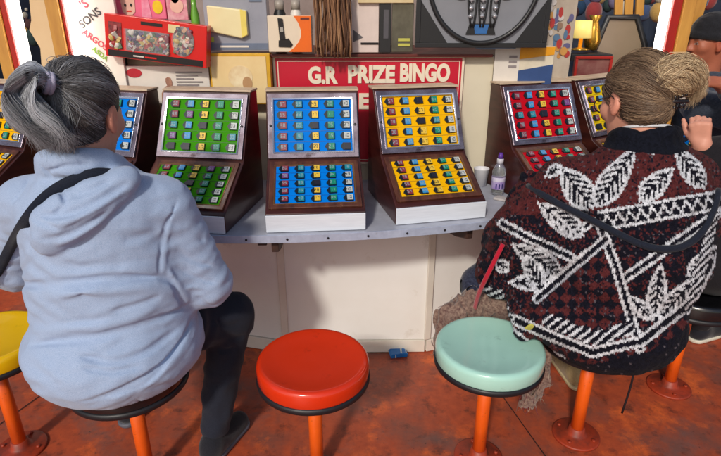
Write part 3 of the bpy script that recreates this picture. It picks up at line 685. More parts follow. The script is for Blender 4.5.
light_post('lit tube on a red post at the far left edge', -6, 20, 2.9, 'ort', .055, .03, .055)
# white panel of names
X0, X1, Z0, Z1 = rect(84, -20, 103, 84, 2.52); p_ = ony(82, 0, 2.52)
t = thing('name_panel', 'white panel with coloured shop names beside the lit tube', 'sign', (p_[0] + .065, 2.53, .86))
MB().box(-.125, .066, 0, .02, 0, 1.0).build('panel', m_white, t, bevel=.002)
def pt(s, u, v, ang, c, size):
    q = ony(u, v, 2.529); text('lettering', s, size, mat('ink_' + s.replace("'", 'q'), W_(*c), .5), t, M4.Translation((q[0] - t.location.x, -.0012, q[2] - t.location.z)) @ FRONT @ M4.Rotation(R(ang), 4, 'Z'), off=.0008)
pt("'S", 84, 4, 30, (214, 70, 90), .052); pt('SONS', 90, 18, 33, (66, 62, 66), .046); pt('ARGOS', 95, 40, -38, (206, 66, 84), .036); pt('ASDA', 100, 54, -42, (130, 170, 60), .030); pt('ER', 97, 63, -40, (60, 70, 150), .024)
# cream fretwork board and dark machines behind the left posts
p = [ony(u, v, 2.75) for u, v in ((27, -20), (31, 20), (29, 30), (40, 48), (42, 75), (47, 100), (76, 100), (58, -20))]
mb = MB().prism([(q[0] - p[0][0], q[2] - 1.0) for q in p], 0, .02, 'y')
tag(mb.build('fretwork_board', mat('fret_cream', W_(232, 202, 160), .5, c2=W_(214, 176, 126), scale=3, amt=.7), None, bevel=.003, loc=(p[0][0], 2.75, 1.0)), 'cream wavy-edged board between the two lit posts on the left', 'board')
# ---- things deep inside the booth
m_interior_shade = mat('navy_interior_shade', W_(36, 50, 72), .6, c2=W_(14, 20, 34), scale=2.5, amt=.9)  # interior gloom put into the wall colour, since the booth top is open
wall = MB(); n = 40
for i in range(n):
    a, b = R(-80 + 160 * i / n), R(-80 + 160 * (i + 1) / n); r = 4.2
    wall.add([(r * math.sin(a), r * math.cos(a), 0), (r * math.sin(b), r * math.cos(b), 0), (r * math.sin(b), r * math.cos(b), 2.6), (r * math.sin(a), r * math.cos(a), 2.6)], [(0, 1, 2, 3)], smooth=True)
tag(wall.build('booth_back_wall', m_interior_shade, None, loc=(.2, 2.6, 0)), 'wall deep inside the booth behind the prizes, interior shade painted on in dark navy', 'wall')
cols = [(60, 80, 120), (150, 50, 50), (190, 150, 80), (40, 60, 60), (120, 110, 140), (200, 190, 170), (70, 40, 40), (30, 60, 90)]
for i in range(26):
    u = [-2, 14, 26, 33, 10, 20][i] if i < 6 else 572 + (i - 6) * 7.2; Y = 4.6 + (i % 3) * .35
    q = ony(u, rnd.uniform(-10, 14) if i > 5 else 10 + i * 9, Y); s = rnd.uniform(.09, .16); k = i % 8
    t = thing('soft_toy', 'small blurred prize toy hanging deep inside the dark booth', 'toy', (q[0], Y, q[2]), (0, 0, rnd.uniform(-.6, .6)), 'prize toys hanging deep in the booth')
    mm = mat('plush_%d' % k, W_(*cols[k]), .9, bump=.5, scale=60, sheen=.4); hd = mat('plush_%d' % ((k + 3) % 8), W_(*cols[(k + 3) % 8]), .9, bump=.5, scale=60)
    sph = lambda r: [(r * math.sin(a * math.pi / 8), -r * math.cos(a * math.pi / 8)) for a in range(9)]
    MB().lathe([(max(0, a), b) for a, b in sph(s * .5)], 14, 0, M4.Diagonal((1, .8, 1.2, 1))).build('body', mm, t)
    MB().lathe([(max(0, a), b) for a, b in sph(s * .36)], 14, 0, M4.Translation((0, 0, s * .8))).lathe([(max(0, a), b) for a, b in sph(s * .13)], 8, 0, M4.Translation((-s * .28, 0, s * 1.12))).lathe([(max(0, a), b) for a, b in sph(s * .13)], 8, 0, M4.Translation((s * .28, 0, s * 1.12))).build('head', hd, t)
# octagonal framed mirror, lamp, red tray, slats
P8 = [ony(u, v, 3.3) for u, v in ((608, 17), (637, 17), (645, 45), (634, 84), (596, 84), (590, 60))]
c0 = sum(P8) / 6; t = thing('octagonal_mirror', 'taupe many-sided mirror with a black frame leaning inside the booth', 'mirror', (c0[0], 3.3, c0[2]))
MB().prism([(q[0] - c0[0], q[2] - c0[2]) for q in P8], .004, .02, 'y').build('glass', mat('taupe', W_(134, 118, 98), .4, c2=W_(108, 92, 74), scale=3), t)
MB().tube([(q[0] - c0[0], 0, q[2] - c0[2]) for q in P8], .018, 8, closed=True).build('frame', m_black, t)
P4 = [ony(u, v, 3.6) for u, v in ((600, 15), (612, 12), (604, 26))] 
q = ony(580, 46, 3.1); t = thing('table_lamp', 'small lit brass lamp standing beside the sticker post', 'lamp', (q[0], 3.1, q[2] - .02))
MB().lathe([(0, 0), (.05, 0), (.05, .006), (.012, .014), (.010, .06), (0, .06)], 20).build('base', mat('brass', W_(196, 150, 60), .25, metal=.8), t); MB().lathe([(.052, .062), (.045, .15), (.043, .15), (.05, .062)], 24).build('shade', mat('lamp_shade', W_(255, 226, 130), .5, emit=.45), t)
q = ony(584, 46, 3.2); t = thing('vase', 'curved brass vase just right of the small lamp', 'vase', (q[0] + .04, 3.2, q[2] - .02)); MB().lathe([(0, 0), (.03, 0), (.045, .05), (.03, .12), (.02, .15), (.034, .18), (.03, .182), (.016, .15), (0, .15)], 20).build('body', mat('brass', W_(196, 150, 60), .25, metal=.8), t)
q0, q1 = ony(566, 48, 3.15), ony(606, 48, 3.15); MBx = MB().box(0, q1[0] - q0[0], -.10, .2, -.035, 0); tag(MBx.build('side_shelf', m_black, None, loc=(q0[0], 3.15, q0[2] - .024), bevel=.003), 'black shelf carrying the small brass lamp', 'shelf')
t, hw, h = item('red_tray', 'red framed tray leaning under the small brass lamp', 'tray', 574, 56, 611, 80, 2.98, .02, mat('tray_maroon', W_(110, 44, 48), .4, c2=W_(150, 110, 100), scale=14, amt=.8))
mb = MB(); frame(mb, -hw, hw, 0, h, .014, -.01, -.0006); mb.build('frame', m_redstrip, t, bevel=.002)
for k, u in enumerate((619, 629, 640)):
    t, hw, h = item('hanging_board', 'pale wooden board hanging above the octagonal mirror', 'board', u, -30, u + 8, 22 - k * 3, 3.5, .02, m_ochre, R(-8), part='board', group='pale boards hanging above the mirror')
t, hw, h = item('hanging_board', 'broad ochre wooden board between the lit post and the man in the beanie', 'board', 688, -30, 703, 44, 3.05, .03, m_ochre, R(4), part='board')

# ---- small loose things
q = onz(497, 194, .853); t = thing('water_bottle', 'small clear water bottle with purple cap and label on the counter', 'bottle', q)
S = .93
MB().lathe([(0, .001), (.027, .001), (.030, .006), (.030, .018), (.0285, .022), (.030, .026), (.030, .098), (.031, .104), (.029, .116), (.020, .136), (.0135, .146), (.0135, .156), (0, .156)], 32).build('body', mat('bottle_plastic', (.82, .86, .88), .06, trans=.85, amt=.1), t)
MB().lathe([(.0306, .030), (.0308, .031), (.0308, .085), (.0306, .086)], 32).build('label', mat('label_violet', W_(142, 112, 190), .4, c2=W_(206, 196, 226), scale=30, amt=.8), t)
MB().lathe([(.0309, .066), (.0311, .067), (.0311, .084), (.0309, .085)], 32).build('label_band', mat('label_pale', W_(226, 222, 236), .4, c2=W_(170, 150, 210), scale=50), t)
for k, a in enumerate((-118, -92, -66)):
    MB().box(-.003, .003, -.0316, -.0312, .036, .056).build('lettering', mat('label_ink', W_(44, 40, 110), .4), t, rot=(0, 0, R(a + 90)))
MB().lathe([(0, .1465), (.015, .1465), (.015, .168), (.013, .170), (0, .170)], 24).build('collar', mat('cap_white', W_(226, 224, 234), .35), t)
MB().lathe([(0, .1705), (.0125, .1705), (.0115, .186), (.009, .188), (.009, .196), (0, .197)], 24).build('cap', mat('cap_purple', W_(98, 54, 160), .35), t)
for o in t.children: o.scale = (1.0, 1.0, 1.0)
q = onz(481, 187, .853); t = thing('paper_cup', 'white paper cup tucked behind the yellow machine by the bottle', 'cup', (q[0], q[1] + .02, .8535))
MB().lathe([(0, .0), (.026, 0), (.036, .085), (.0375, .087), (.036, .089), (.034, .085), (.025, .004), (0, .004)], 28).build('body', mat('cup_white', W_(224, 224, 230), .5, amt=.2), t)
q = onz(511, 204, .853); t = thing('folded_cloth', 'pale folded strip of cloth lying on the ledge by the bottle', 'cloth', (q[0] + .0, q[1] + .03, .8535), (0, 0, R(-38)))
MB().box(-.07, .07, -.022, .022, 0, .012).build('cloth', mat('cloth_grey', W_(196, 190, 190), .8, c2=W_(150, 140, 140), scale=20), t, bevel=.005)
# cigarette packet on the floor
q = onz(398, 355, 0); t = thing('cigarette_packet', 'crumpled blue cigarette packet on the floor by the counter', 'packet', (q[0], q[1], 0.001), (0, 0, R(8)))
MB().prism([(-.042, .0), (.042, 0), (.046, .020), (.03, .026), (-.036, .024), (-.047, .014)], -.028, .028, 'y').build('carton', mat('packet_blue', W_(22, 112, 186), .35, c2=W_(14, 80, 150), scale=18, amt=.7), t, bevel=.003)
MB().add([(.008, -.0255, .0265), (.04, -.024, .0235), (.044, .02, .0225), (.012, .02, .0275)], [(0, 1, 2, 3)]).build('warning_label', mat('label_grey', W_(206, 214, 214), .5, c2=W_(90, 110, 130), scale=120, amt=.9), t)
MB().box(-.020, -.016, -.0295, -.0285, .002, .022).build('foil_edge', m_white, t)

# ================================================================== PEOPLE
m_skin = mat('skin', (.6, .35, .26), .5, attr='Col', amt=.25, scale=40, bump=.06, bscale=220, spec=.4)
SK = np.array(W_(222, 164, 140)[:3]); SK_D = np.array(W_(112, 70, 50)[:3])
def axes(yaw, pitch=0, roll=0):
    """columns: right, forward, up; yaw turns to the left"""
    return np.array((mathutils.Matrix.Rotation(yaw, 3, 'Z') @ mathutils.Matrix.Rotation(pitch, 3, 'X') @ mathutils.Matrix.Rotation(roll, 3, 'Y')))
class Head:
    def __init__(s, c, A, k=1.0): s.c = np.array(c, float); s.A = A; s.k = k
    def P(s, x, y, z): return s.c + s.A @ (np.array([x, y, z]) * s.k)
    def loc(s, p): return ((p - s.c) @ s.A) / s.k
    def build(s, F):
        k = s.k; E = lambda c, r, kk=.02, sub=False: F.ell(s.P(*c), np.array(r) * k, kk * k, s.A, sub); C = lambda a, b, ra, rb, kk=.015: F.cap(s.P(*a), s.P(*b), ra * k, rb * k, kk * k)
        E((0, -.012, .028), (.076, .098, .090), .02); E((0, .034, -.042), (.058, .062, .078), .04); E((0, .070, -.098), (.024, .022, .02), .04)
        C((-.034, .082, .014), (.034, .082, .014), .014, .014); C((0, .092, .008), (0, .112, -.030), .009, .013); E((-.012, .098, -.033), (.009, .011, .008), .008); E((.012, .098, -.033), (.009, .011, .008), .008)
        for q in (-1, 1):
            E((q * .042, .066, -.024), (.022, .02, .02), .03); E((q * .032, .100, -.002), (.015, .013, .010), .01, True); E((q * .031, .081, -.002), (.0135, .0125, .0115), .006)
            E((q * .079, -.006, -.014), (.011, .021, .034), .008); E((q * .088, -.001, -.010), (.006, .011, .018), .006, True); E((q * .077, .002, -.044), (.007, .009, .010), .008)
        C((-.020, .090, -.060), (.020, .090, -.060), .006, .006, .008); C((-.018, .089, -.070), (.018, .089, -.070), .007, .007, .008)
    def paint(s, vs, colr, base):
        L = s.loc(vs); x, y, z = L.T
        lips = (np.abs(x) < .026) & (y > .08) & (z > -.078) & (z < -.054); colr[lips] = base * np.array([.85, .55, .55])
        for q in (-1, 1):
            e = ((x - q * .031) ** 2 + ((z + .002) * 1.7) ** 2 < .011 ** 2) & (y > .085); colr[e] = (.42, .38, .36)
            e = ((x - q * .031) ** 2 + (z + .002) ** 2 < .005 ** 2) & (y > .085); colr[e] = (.03, .02, .02)
            b = (np.abs(x - q * .033) < .02) & (np.abs(z - .020) < .005) & (y > .07); colr[b] = base * .35
            ear = ((x * q) > .07) & (np.abs(y) < .03) & (np.abs(z + .014) < .04); colr[ear] = base * np.array([1.0, .82, .8])
def hand(F, wrist, d, nrm, s=1.0, curl=(.4, .5, .4), side=1, per=(0, 0, 0, 0), thumb=.6):
    """palm, four fingers of three bones, thumb; curls towards nrm; side = which lateral side carries the thumb"""
    d = np.array(d, float); d /= np.linalg.norm(d); nrm = np.array(nrm, float); nrm -= d * (nrm @ d); nrm /= np.linalg.norm(nrm); l = np.cross(d, nrm) * side; w = np.array(wrist, float)
    for i, o in enumerate((.030, .010, -.010, -.028)):
        k0 = w + d * .012 * s + l * o * .55 * s; k1 = w + (d * (.090 - .004 * abs(i - 1)) + l * o) * s
        F.cap(k0, k1, .0155 * s, .0125 * s, .012 * s)
        ln = (.042, .047, .044, .034)[i] * s; p = k1; ang = 0; r = .0098 * s
        for j in range(3):
            ang += curl[j] + per[i] * (1, .8, .5)[j]; v = d * math.cos(ang) + nrm * math.sin(ang); q = p + v * ln
            F.cap(p, q, r, r * .9, .005 * s); p = q; r *= .9; ln *= (.66, .8, 1)[j]
    b = w + (d * .028 + l * .026) * s; v = d * .62 + l * thumb + nrm * .35; v /= np.linalg.norm(v); c = b + v * .045 * s; F.cap(b, c, .0165 * s, .0125 * s, .015 * s)
    v2 = d * .85 + l * (thumb * .3) + nrm * .45; v2 /= np.linalg.norm(v2); e = c + v2 * .030 * s; F.cap(c, e, .0118 * s, .0105 * s, .006 * s); F.cap(e, e + v2 * .022 * s, .0105 * s, .0085 * s, .005 * s)
def strands(name, lines, widths, cols, parent, m):
    """many thin locks as one mesh; colour per point"""
    VS = []; QS = []; CS = []; o = 0
    for P, wd, c in zip(lines, widths, cols):
        n = len(P); T = np.gradient(P, axis=0); T /= np.linalg.norm(T, axis=1)[:, None] + 1e-9
        a = np.tile(np.array([.31, .77, .55]), (n, 1)); x = np.cross(T, a); x /= np.linalg.norm(x, axis=1)[:, None] + 1e-9; y = np.cross(T, x)
        tp = np.interp(np.linspace(0, 1, n), [0, .1, .7, 1], [.8, 1, .85, .15])[:, None] * wd
        ring_ = [P + (x * math.cos(q) + y * math.sin(q)) * tp for q in (0, 2.094, 4.189)]
        VS.append(np.stack(ring_, 1).reshape(-1, 3)); cc = np.asarray(c); cc = np.tile(cc, (n, 1)) if cc.ndim == 1 else cc; CS.append(np.repeat(cc, 3, 0))
        i = np.arange(n - 1)[:, None] * 3 + o
        for k in range(3): j = (k + 1) % 3; QS.append(np.concatenate([i + k, i + j, i + 3 + j, i + 3 + k], 1))
        o += 3 * n
    return npmesh(name, np.concatenate(VS), np.concatenate(QS), m, parent, np.concatenate(CS))
def bez(pts, n):
    """smooth curve through points (Catmull-Rom)"""
    P = np.array(pts, float); P = np.concatenate([[2 * P[0] - P[1]], P, [2 * P[-1] - P[-2]]]); out = []; m = len(P) - 3
    for q in np.linspace(0, m - 1e-6, n):
        i = int(q); t = q - i; a, b, c, d = P[i:i + 4]
        out.append(.5 * (2 * b + (c - a) * t + (2 * a - 5 * b + 4 * c - d) * t * t + (3 * b - a - 3 * c + d) * t ** 3))
    return np.array(out)
def hug(lines, F, off=.0022):
    out = []
    g = np.stack(np.gradient(F.d), -1); g /= np.linalg.norm(g, axis=-1, keepdims=True) + 1e-9
    for P in lines:
        for it in range(4):
            i = np.clip(np.round((P - F.lo) / F.h).astype(int), 0, F.n - 1); d = F.d[i[:, 0], i[:, 1], i[:, 2]]
            P = P + g[i[:, 0], i[:, 1], i[:, 2]] * np.clip(off - d, 0, .03)[:, None]
        P[1:-1] = .5 * P[1:-1] + .25 * (P[:-2] + P[2:]); out.append(P)
    return out
def scalp_locks(hd, cen, rad, tie_w, n, c0, c1, seed, up=.5, base=.55):
    rs_ = np.random.RandomState(seed); tie = hd.loc(tie_w); td = (tie - cen) / rad; td /= np.linalg.norm(td); lines = []; wd = []; cs = []
    while len(lines) < n:
        s0 = rs_.randn(3); s0 /= np.linalg.norm(s0)
        if rs_.rand() < .35:
            th = rs_.uniform(0, 6.283); y = math.cos(th); s0 = np.array([math.sin(th) * .95, y, .42 * max(y, 0) ** 1.5 - 1.0 * max(-y, 0) ** .7 - .12 * abs(math.sin(th))]); s0 /= np.linalg.norm(s0)
        x, y, z = s0
        if z < (-.93 if y < -.06 else .42 * max(y, 0) - .14 * abs(x) - .02) or (y > .15 and z < .30 * y + .02): continue
        if abs(x) > .7 and -.12 < y < .3 and z < -.12: continue
        om = math.acos(np.clip(s0 @ td, -1, 1))
        if om < .12 or om > 2.95: continue
        L0 = rs_.uniform(.45, 1.0); tt = np.linspace(0, L0, 12); D = (np.sin((1 - tt) * om)[:, None] * s0 + np.sin(tt * om)[:, None] * td) / math.sin(om)
        D = D + np.sin(np.pi * tt)[:, None] * (np.array([0, 0, 1.]) * up * rs_.rand() * max(0, y + .3) + rs_.randn(3) * .035); D /= np.linalg.norm(D, axis=1)[:, None]
        lift = rs_.uniform(-.004, .035) if rs_.rand() > .02 else rs_.uniform(.05, .13); P_ = cen + D * rad * (1 + .012 + lift * np.sin(np.pi * np.clip(tt / L0, 0, 1)) ** .7)[:, None]
        lines.append(np.array([hd.P(*q) for q in P_])); wd.append(rs_.uniform(.0005, .0012))
        band = .5 + .5 * math.sin(7 * math.atan2(np.cross(td, s0)[2], np.cross(td, s0)[0]) + 2 * rs_.rand()); g = np.clip(.6 * rs_.rand() + .6 * band - base, 0, 1)
        a_, b_ = np.array(c0) * rs_.uniform(.5, 1.5), np.array(c1) * rs_.uniform(.6, 1.2); f = np.clip(g * 1.5 + .25 * tt, 0, 1)[:, None]; cs.append(a_ * (1 - f) + b_ * f)
    return lines, wd, cs
m_hair = mat('hair', (.2, .2, .2), .42, attr='Col', amt=.2, scale=90, spec=.5)
m_scalp = mat('scalp_hair', (.2, .2, .2), .6, attr='Col', amt=.6, scale=120)
def fabric(name, c, c2=None, fine=420, amt=.5, rough=.9, sheen=.25, bump=.35, **k):
    return mat(name, c, rough, c2=c2, scale=fine, amt=amt, bump=bump, bscale=fine * 1.3, sheen=sheen, spec=.2, detail=2, **k)
def base_of(label, x, y, z=0): return thing('person', label, 'person', (x, y, z))
def shoe(parent, heel, toe, m_up, m_sole, h=.10):
    heel, toe = np.array(heel, float), np.array(toe, float); d = toe - heel; L_ = np.linalg.norm(d[:2]); u = d / np.linalg.norm(d); lo = np.minimum(heel, toe) - .09; hi = np.maximum(heel, toe) + np.array([.09, .09, .16])
    F = Field(lo, hi, .005); up = np.array([0, 0, 1.])
    F.cap(heel + u * .03 + up * .045, toe - u * .045 + up * .035, .040, .042, .02).ell(heel + u * .05 + up * .075, (.042, .045, .05), .03).cap(heel + u * .05 + up * .07, toe - u * .08 + up * .04, .038, .034, .03)
    F.cut(heel + up * .018, -up, .004); vs, Q = F.mesh(1); npmesh('shoe', vs, Q, m_up, parent)
    G = Field(lo - up * .03, hi, .005); G.cap(heel + u * .03 + up * .02, toe - u * .045 + up * .02, .044, .047, .0).cut(heel + up * .024, up, .003).cut(heel + up * .002, -up, .003)
    vs, Q = G.mesh(1); npmesh('sole', vs, Q, m_sole, parent)

# ------------------------------------------------------------------ woman in the blue hoodie
def woman_hoodie():
    t = base_of('grey-haired woman with ponytail in pale blue hoodie, sitting with her back turned at left', -.81, 1.6)
    hd = Head((-.808, 1.60, 1.375), axes(R(-8), R(-16)), 1.16)
    rs, re, rw = (-.605, 1.60, 1.08), (-.515, 1.62, .80), (-.74, 1.95, .985)
    ls, le, lw = (-1.045, 1.60, 1.085), (-1.20, 1.70, .82), (-1.05, 2.0, .985)
    rk, ra = (-.505, 1.81, .555), (-.575, 1.69, .12); lk, la = (-1.0, 1.98, .57), (-1.0, 1.86, .10)
    # body
    F = Field((-1.36, 1.30, .03), (-.36, 2.2, 1.58), .0075)
    hd.build(F); F.cap(hd.P(0, -.03, -.05), (-.825, 1.565, 1.21), .062, .066, .03)
    F.ell((-.82, 1.57, 1.10), (.22, .13, .12), .05).ell((-.82, 1.58, .84), (.22, .16, .22), .06).ell((-.82, 1.59, .66), (.24, .18, .11), .06)
    F.chain([rs, re, rw], [.062, .052, .032]).chain([ls, le, lw], [.062, .052, .032])
    F.chain([(-.70, 1.6, .63), rk, ra], [.09, .06, .042]).chain([(-.93, 1.62, .63), lk, la], [.09, .06, .042])
    for a_ in (ra, la): F.cap(a_, (a_[0], a_[1] + .13, .06), .038, .03)
    hand(F, rw, (-.5, .75, -.15), (0, .2, -1), .95, (.5, .5, .4), 1); hand(F, lw, (.3, .9, -.1), (0, .2, -1), .95, (.4, .5, .4), -1)
    vs, Q = F.mesh(); c = np.tile(SK, (len(vs), 1)); hd.paint(vs, c, SK); npmesh('body', vs, Q, m_skin, t, c)
    # hoodie
    F = Field((-1.40, 1.16, .46), (-.34, 2.08, 1.34), .0055)
    F.ell((-.815, 1.535, .625), (.285, .265, .175), .05).ell((-.805, 1.565, .83), (.262, .215, .20), .08).ell((-.81, 1.565, 1.0), (.235, .185, .20), .08)
    F.ell((-.815, 1.55, 1.10), (.225, .135, .105), .06).cap((-1.02, 1.585, 1.105), (-.625, 1.585, 1.10), .072, .072, .05).ell((-.825, 1.57, 1.17), (.125, .10, .07), .06)
    F.chain([rs, re], [.083, .078], .05).chain([(re[0], re[1], re[2]), rw], [.074, .048], .03).chain([ls, le, lw], [.082, .074, .048], .05)
    F.cut((-.8, 1.5, .472), (.05, .12, -1), .02)
    # armhole seam and big folds, drawn along the surface
    H = lambda pts, off=0.0: [F.hit(u, v, off) for u, v in pts]
    # collar of the hood around the neck
    ringp = [(-.825 + .088 * math.cos(a), 1.565 + .080 * math.sin(a), 1.215 - .030 * math.sin(a) + (.012 if math.sin(a) < 0 else 0)) for a in np.linspace(0, 2 * math.pi, 17)]
    F.chain(ringp, [.030] * 17, .03)
    F.chain(bez([(-.74, 1.54, 1.20), (-.70, 1.52, 1.17), (-.66, 1.53, 1.145)], 5).tolist(), [.03] * 5, .04)
    F.cap((-.825, 1.565, 1.15), (-.825, 1.575, 1.36), .062, .074, .015, sub=True)
    g_ = lambda q, w_, d_: F.groove(q, w_ * .80, d_ * 1.35)
    strap_hits = [F.hit(u, v, .003) for u, v in ((118, 176), (100, 172), (84, 176), (68, 182), (54, 190), (42, 200), (31, 213), (21, 228), (12, 244), (5, 258), (-2, 272))]
    # the hood: a soft slab lying on the back, its lower edge standing off the cloth below
    G = Field(F.lo, F.lo + F.h * (F.n - 1), F.h); bn = np.array([-.1, -.90, .42]); bn /= np.linalg.norm(bn)
    def lump(u, v, r, th, off=0): c_ = F.hit(u, v, off); z_ = bn; x_ = np.cross([0, 0, 1.], z_); x_ /= np.linalg.norm(x_); G.ell(c_, (r, r * .9, th), .035, np.stack([x_, np.cross(z_, x_), z_], 1))
    for (u, v, r_, th) in ((120, 184, .045, .034), (108, 192, .055, .038), (94, 203, .062, .042), (80, 214, .062, .044), (66, 224, .058, .044), (54, 234, .050, .040), (46, 242, .040, .034), (50, 222, .045, .036), (94, 196, .045, .032), (68, 210, .045, .034), (48, 216, .032, .026), (128, 178, .032, .028), (62, 204, .026, .030)): lump(u, v, r_, th)
    F._uni((slice(None),) * 3, G.d, .010)
    H = lambda pts, off=0.0: list(bez([F.hit(u, v, off) for u, v in pts], 12))
    g_(H([(126, 184), (104, 197), (80, 210), (56, 216), (38, 214)]), .010, .020); g_(H([(122, 192), (98, 208), (72, 221), (48, 226)]), .011, -.010)
    g_(H([(60, 190), (65, 203), (54, 216)]), .008, .014); g_(H([(112, 208), (86, 226), (58, 238), (40, 240)]), .009, .013); g_(H([(116, 200), (90, 217), (64, 229)]), .009, .006); g_(H([(112, 180), (90, 190), (70, 196)]), .010, .008); g_(H([(104, 218), (78, 236), (56, 246)]), .010, -.007)
    g_(H([(34, 218), (44, 224), (57, 228)]), .006, .013); g_(H([(31, 236), (30, 246), (36, 256)]), .005, .008)
    g_(H([(40, 166), (50, 176), (46, 190), (40, 198)]), .007, .010); g_(H([(30, 176), (22, 190), (14, 204)]), .010, .006); g_(H([(92, 164), (66, 166), (44, 172)]), .006, .008)
    # sleeve seam, armpit, sleeve folds
    g_(H([(178, 200), (166, 225), (160, 255), (160, 280)]), .006, .008); g_(H([(170, 222), (166, 245), (164, 272)]), .007, -.004)
    g_(H([(158, 276), (172, 282), (180, 296), (184, 306)]), .010, .022); g_(H([(168, 268), (178, 286), (190, 300)]), .009, -.008)
    g_(H([(196, 296), (205, 303), (215, 306), (224, 300)]), .008, .008); g_(H([(176, 250), (196, 262), (214, 266)]), .009, .006); g_(H([(186, 232), (202, 240), (216, 240)]), .010, .005); g_(H([(178, 268), (198, 278), (218, 284)]), .008, .006); g_(H([(184, 288), (202, 288), (222, 292)]), .007, -.004)
    # back: the long cross fold and the soft ones below it
    g_(H([(8, 282), (40, 285), (80, 281), (120, 278), (160, 277)]), .012, .020); g_(H([(14, 292), (60, 295), (110, 290), (156, 287)]), .015, -.012)
    g_(H([(30, 345), (70, 340), (110, 334), (150, 322), (186, 306)]), .012, .017); g_(H([(34, 330), (76, 328), (120, 322), (156, 308)]), .013, -.010)
    g_(H([(110, 312), (140, 304), (160, 296)]), .010, .007); g_(H([(80, 356), (112, 362), (146, 352), (176, 330)]), .010, .016); g_(H([(84, 368), (112, 372), (142, 366)]), .009, .010)
    for k in range(6): g_(H([(192 + k * 1.5 - k * 5, 318 + k * 7), (182 - k * 7, 342 + k * 8), (160 - k * 10, 366 + k * 6), (140 - k * 12, 382 + k * 4)]), .0065, .009)
    for k in range(4): g_(H([(196 - k * 6, 330 + k * 8), (184 - k * 8, 352 + k * 8), (166 - k * 9, 374 + k * 6)]), .006, -.003)
    g_(H([(202, 352), (190, 374), (168, 392), (140, 401), (110, 402)]), .005, .006)
    g_(H([(36, 250), (24, 268), (10, 280)]), .012, .008); g_(H([(60, 262), (90, 268), (130, 262)]), .018, .004); g_(H([(120, 240), (140, 236), (160, 226)]), .02, .004)
    F.waves(.0022, .13, 12, (1, 1, 1.7), 4); F.waves(.0005, .05, 12, (1, 1, 1.6), 8)
    vs, Q = F.mesh(1); F_h = F
    npmesh('hoodie', vs, Q, fabric('hoodie_jersey', W_(144, 166, 202), W_(192, 207, 232), 560, .75, bump=.3), t)
    # trousers
    F = Field((-1.2, 1.3, .06), (-.36, 2.12, .80), .007)
    F.ell((-.815, 1.60, .625), (.265, .215, .095), .04).chain([(-.69, 1.62, .62), rk], [.115, .088], .05).chain([rk, ra], [.085, .056], .04).chain([(-.94, 1.64, .62), lk, la], [.115, .085, .058], .05)
    F.cap(ra, (ra[0], ra[1] - .002, .10), .058, .062, .02).cut((0, 0, .545), (0, -.1, -1), .0) if False else None
    for a_ in (ra, la): F.cut((a_[0], a_[1], .095), (0, 0, -1), .004)
    F.waves(.003, .09, 12, (1, 1, 1), 3)
    for dz in (.30, .22, .16): F.groove([(ra[0] - .07, ra[1] - .03, dz), (ra[0], ra[1] - .07, dz + .015), (ra[0] + .08, ra[1] - .03, dz - .01)], .012, .012)
    for k, (du, dv) in enumerate(((0, 0), (6, 12), (-4, 24))): F.groove(list(bez([F.hit(214 + du, 318 + dv), F.hit(226 + du, 326 + dv), F.hit(240 + du, 324 + dv)], 8)), .010, .010)
    vs, Q = F.mesh(1); npmesh('trousers', vs, Q, fabric('black_denim', W_(30, 33, 44), W_(44, 48, 62), 300, .6, sheen=.1), t)
    shoe(t, (-.60, 1.61, 0), (-.50, 1.86, 0), fabric('shoe_black', W_(26, 27, 34), W_(44, 46, 56), 200, .5), mat('sole_grey', W_(96, 98, 110), .6))
    shoe(t, (-1.0, 1.82, 0), (-.98, 2.08, 0), MATS['shoe_black'], MATS['sole_grey'])
    # hair: scalp shell plus locks combed to the tie, then the tail
    F = Field(hd.c - .17, hd.c + .17, .006); F.ell(hd.P(0, -.016, .03), np.array((.083, .104, .097)) * hd.k, 0, hd.A)
    F.ell(hd.P(0, -.040, -.035), np.array((.066, .070, .062)) * hd.k, .03 * hd.k, hd.A); F.cut(hd.P(0, .055, .03), hd.A @ np.array([0, 1, -.55]), .01).cut(hd.P(0, -.02, -.085), hd.A @ np.array([0, .5, -1]), .01)
    for q in (-1, 1): F.ell(hd.P(q * .085, .012, -.025), (.03, .045, .045), .01, hd.A, True)
    vs, Q = F.mesh(2); c = np.tile(np.array([.045, .040, .040]), (len(vs), 1)); sc = npmesh('hair', vs, Q, m_scalp, t, c)
    rs_ = np.random.RandomState(5); rad = np.array((.0865, .1075, .1005)); cen = np.array((0, -.016, .03))
    tie_w = ony(53, 84, 1.478); tie = hd.loc(tie_w); td = (tie - cen) / rad; td /= np.linalg.norm(td); lines = []; wd = []; cs = []
    lines, wd, cs = scalp_locks(hd, cen, rad, tie_w, 6500, (.075, .066, .062), (.42, .42, .45), 5, .3); lines = hug(lines, F)
    hair_o = strands('hair_locks', lines, wd, cs, sc, m_hair)
    lines = []; wd = []; cs = []
    for i in range(3800):
        a = rs_.uniform(0, 6.28); r = math.sqrt(rs_.rand()); sp = rs_.rand()
        pts = [(51, 84), (34 + 4 * r * math.cos(a), 76 + 15 * r * math.sin(a)), (18 + 17 * r * math.cos(a), 100 + 24 * r * math.sin(a)), (36 + 20 * r * math.cos(a) + 9 * sp, 126 + 12 * r * math.sin(a)), (63 + 11 * rs_.randn() + 9 * r * math.cos(a), 150 + 8 * rs_.randn())]
        Ys = [1.478, 1.45, 1.425, 1.42, 1.44]; dz = .045 * r * math.sin(a * 2 + 1)
        P_ = [ony(u, v, y_ - dz * (k > 0)) for k, ((u, v), y_) in enumerate(zip(pts, Ys))]; P_[0] = P_[0] + rs_.randn(3) * .008
        n_keep = 13 if rs_.rand() < .75 else 10
        B = bez(P_, 14)[:n_keep]; B = B + np.cumsum(rs_.randn(*B.shape) * .0004, 0); lines.append(B); wd.append(rs_.uniform(.0005, .0012))
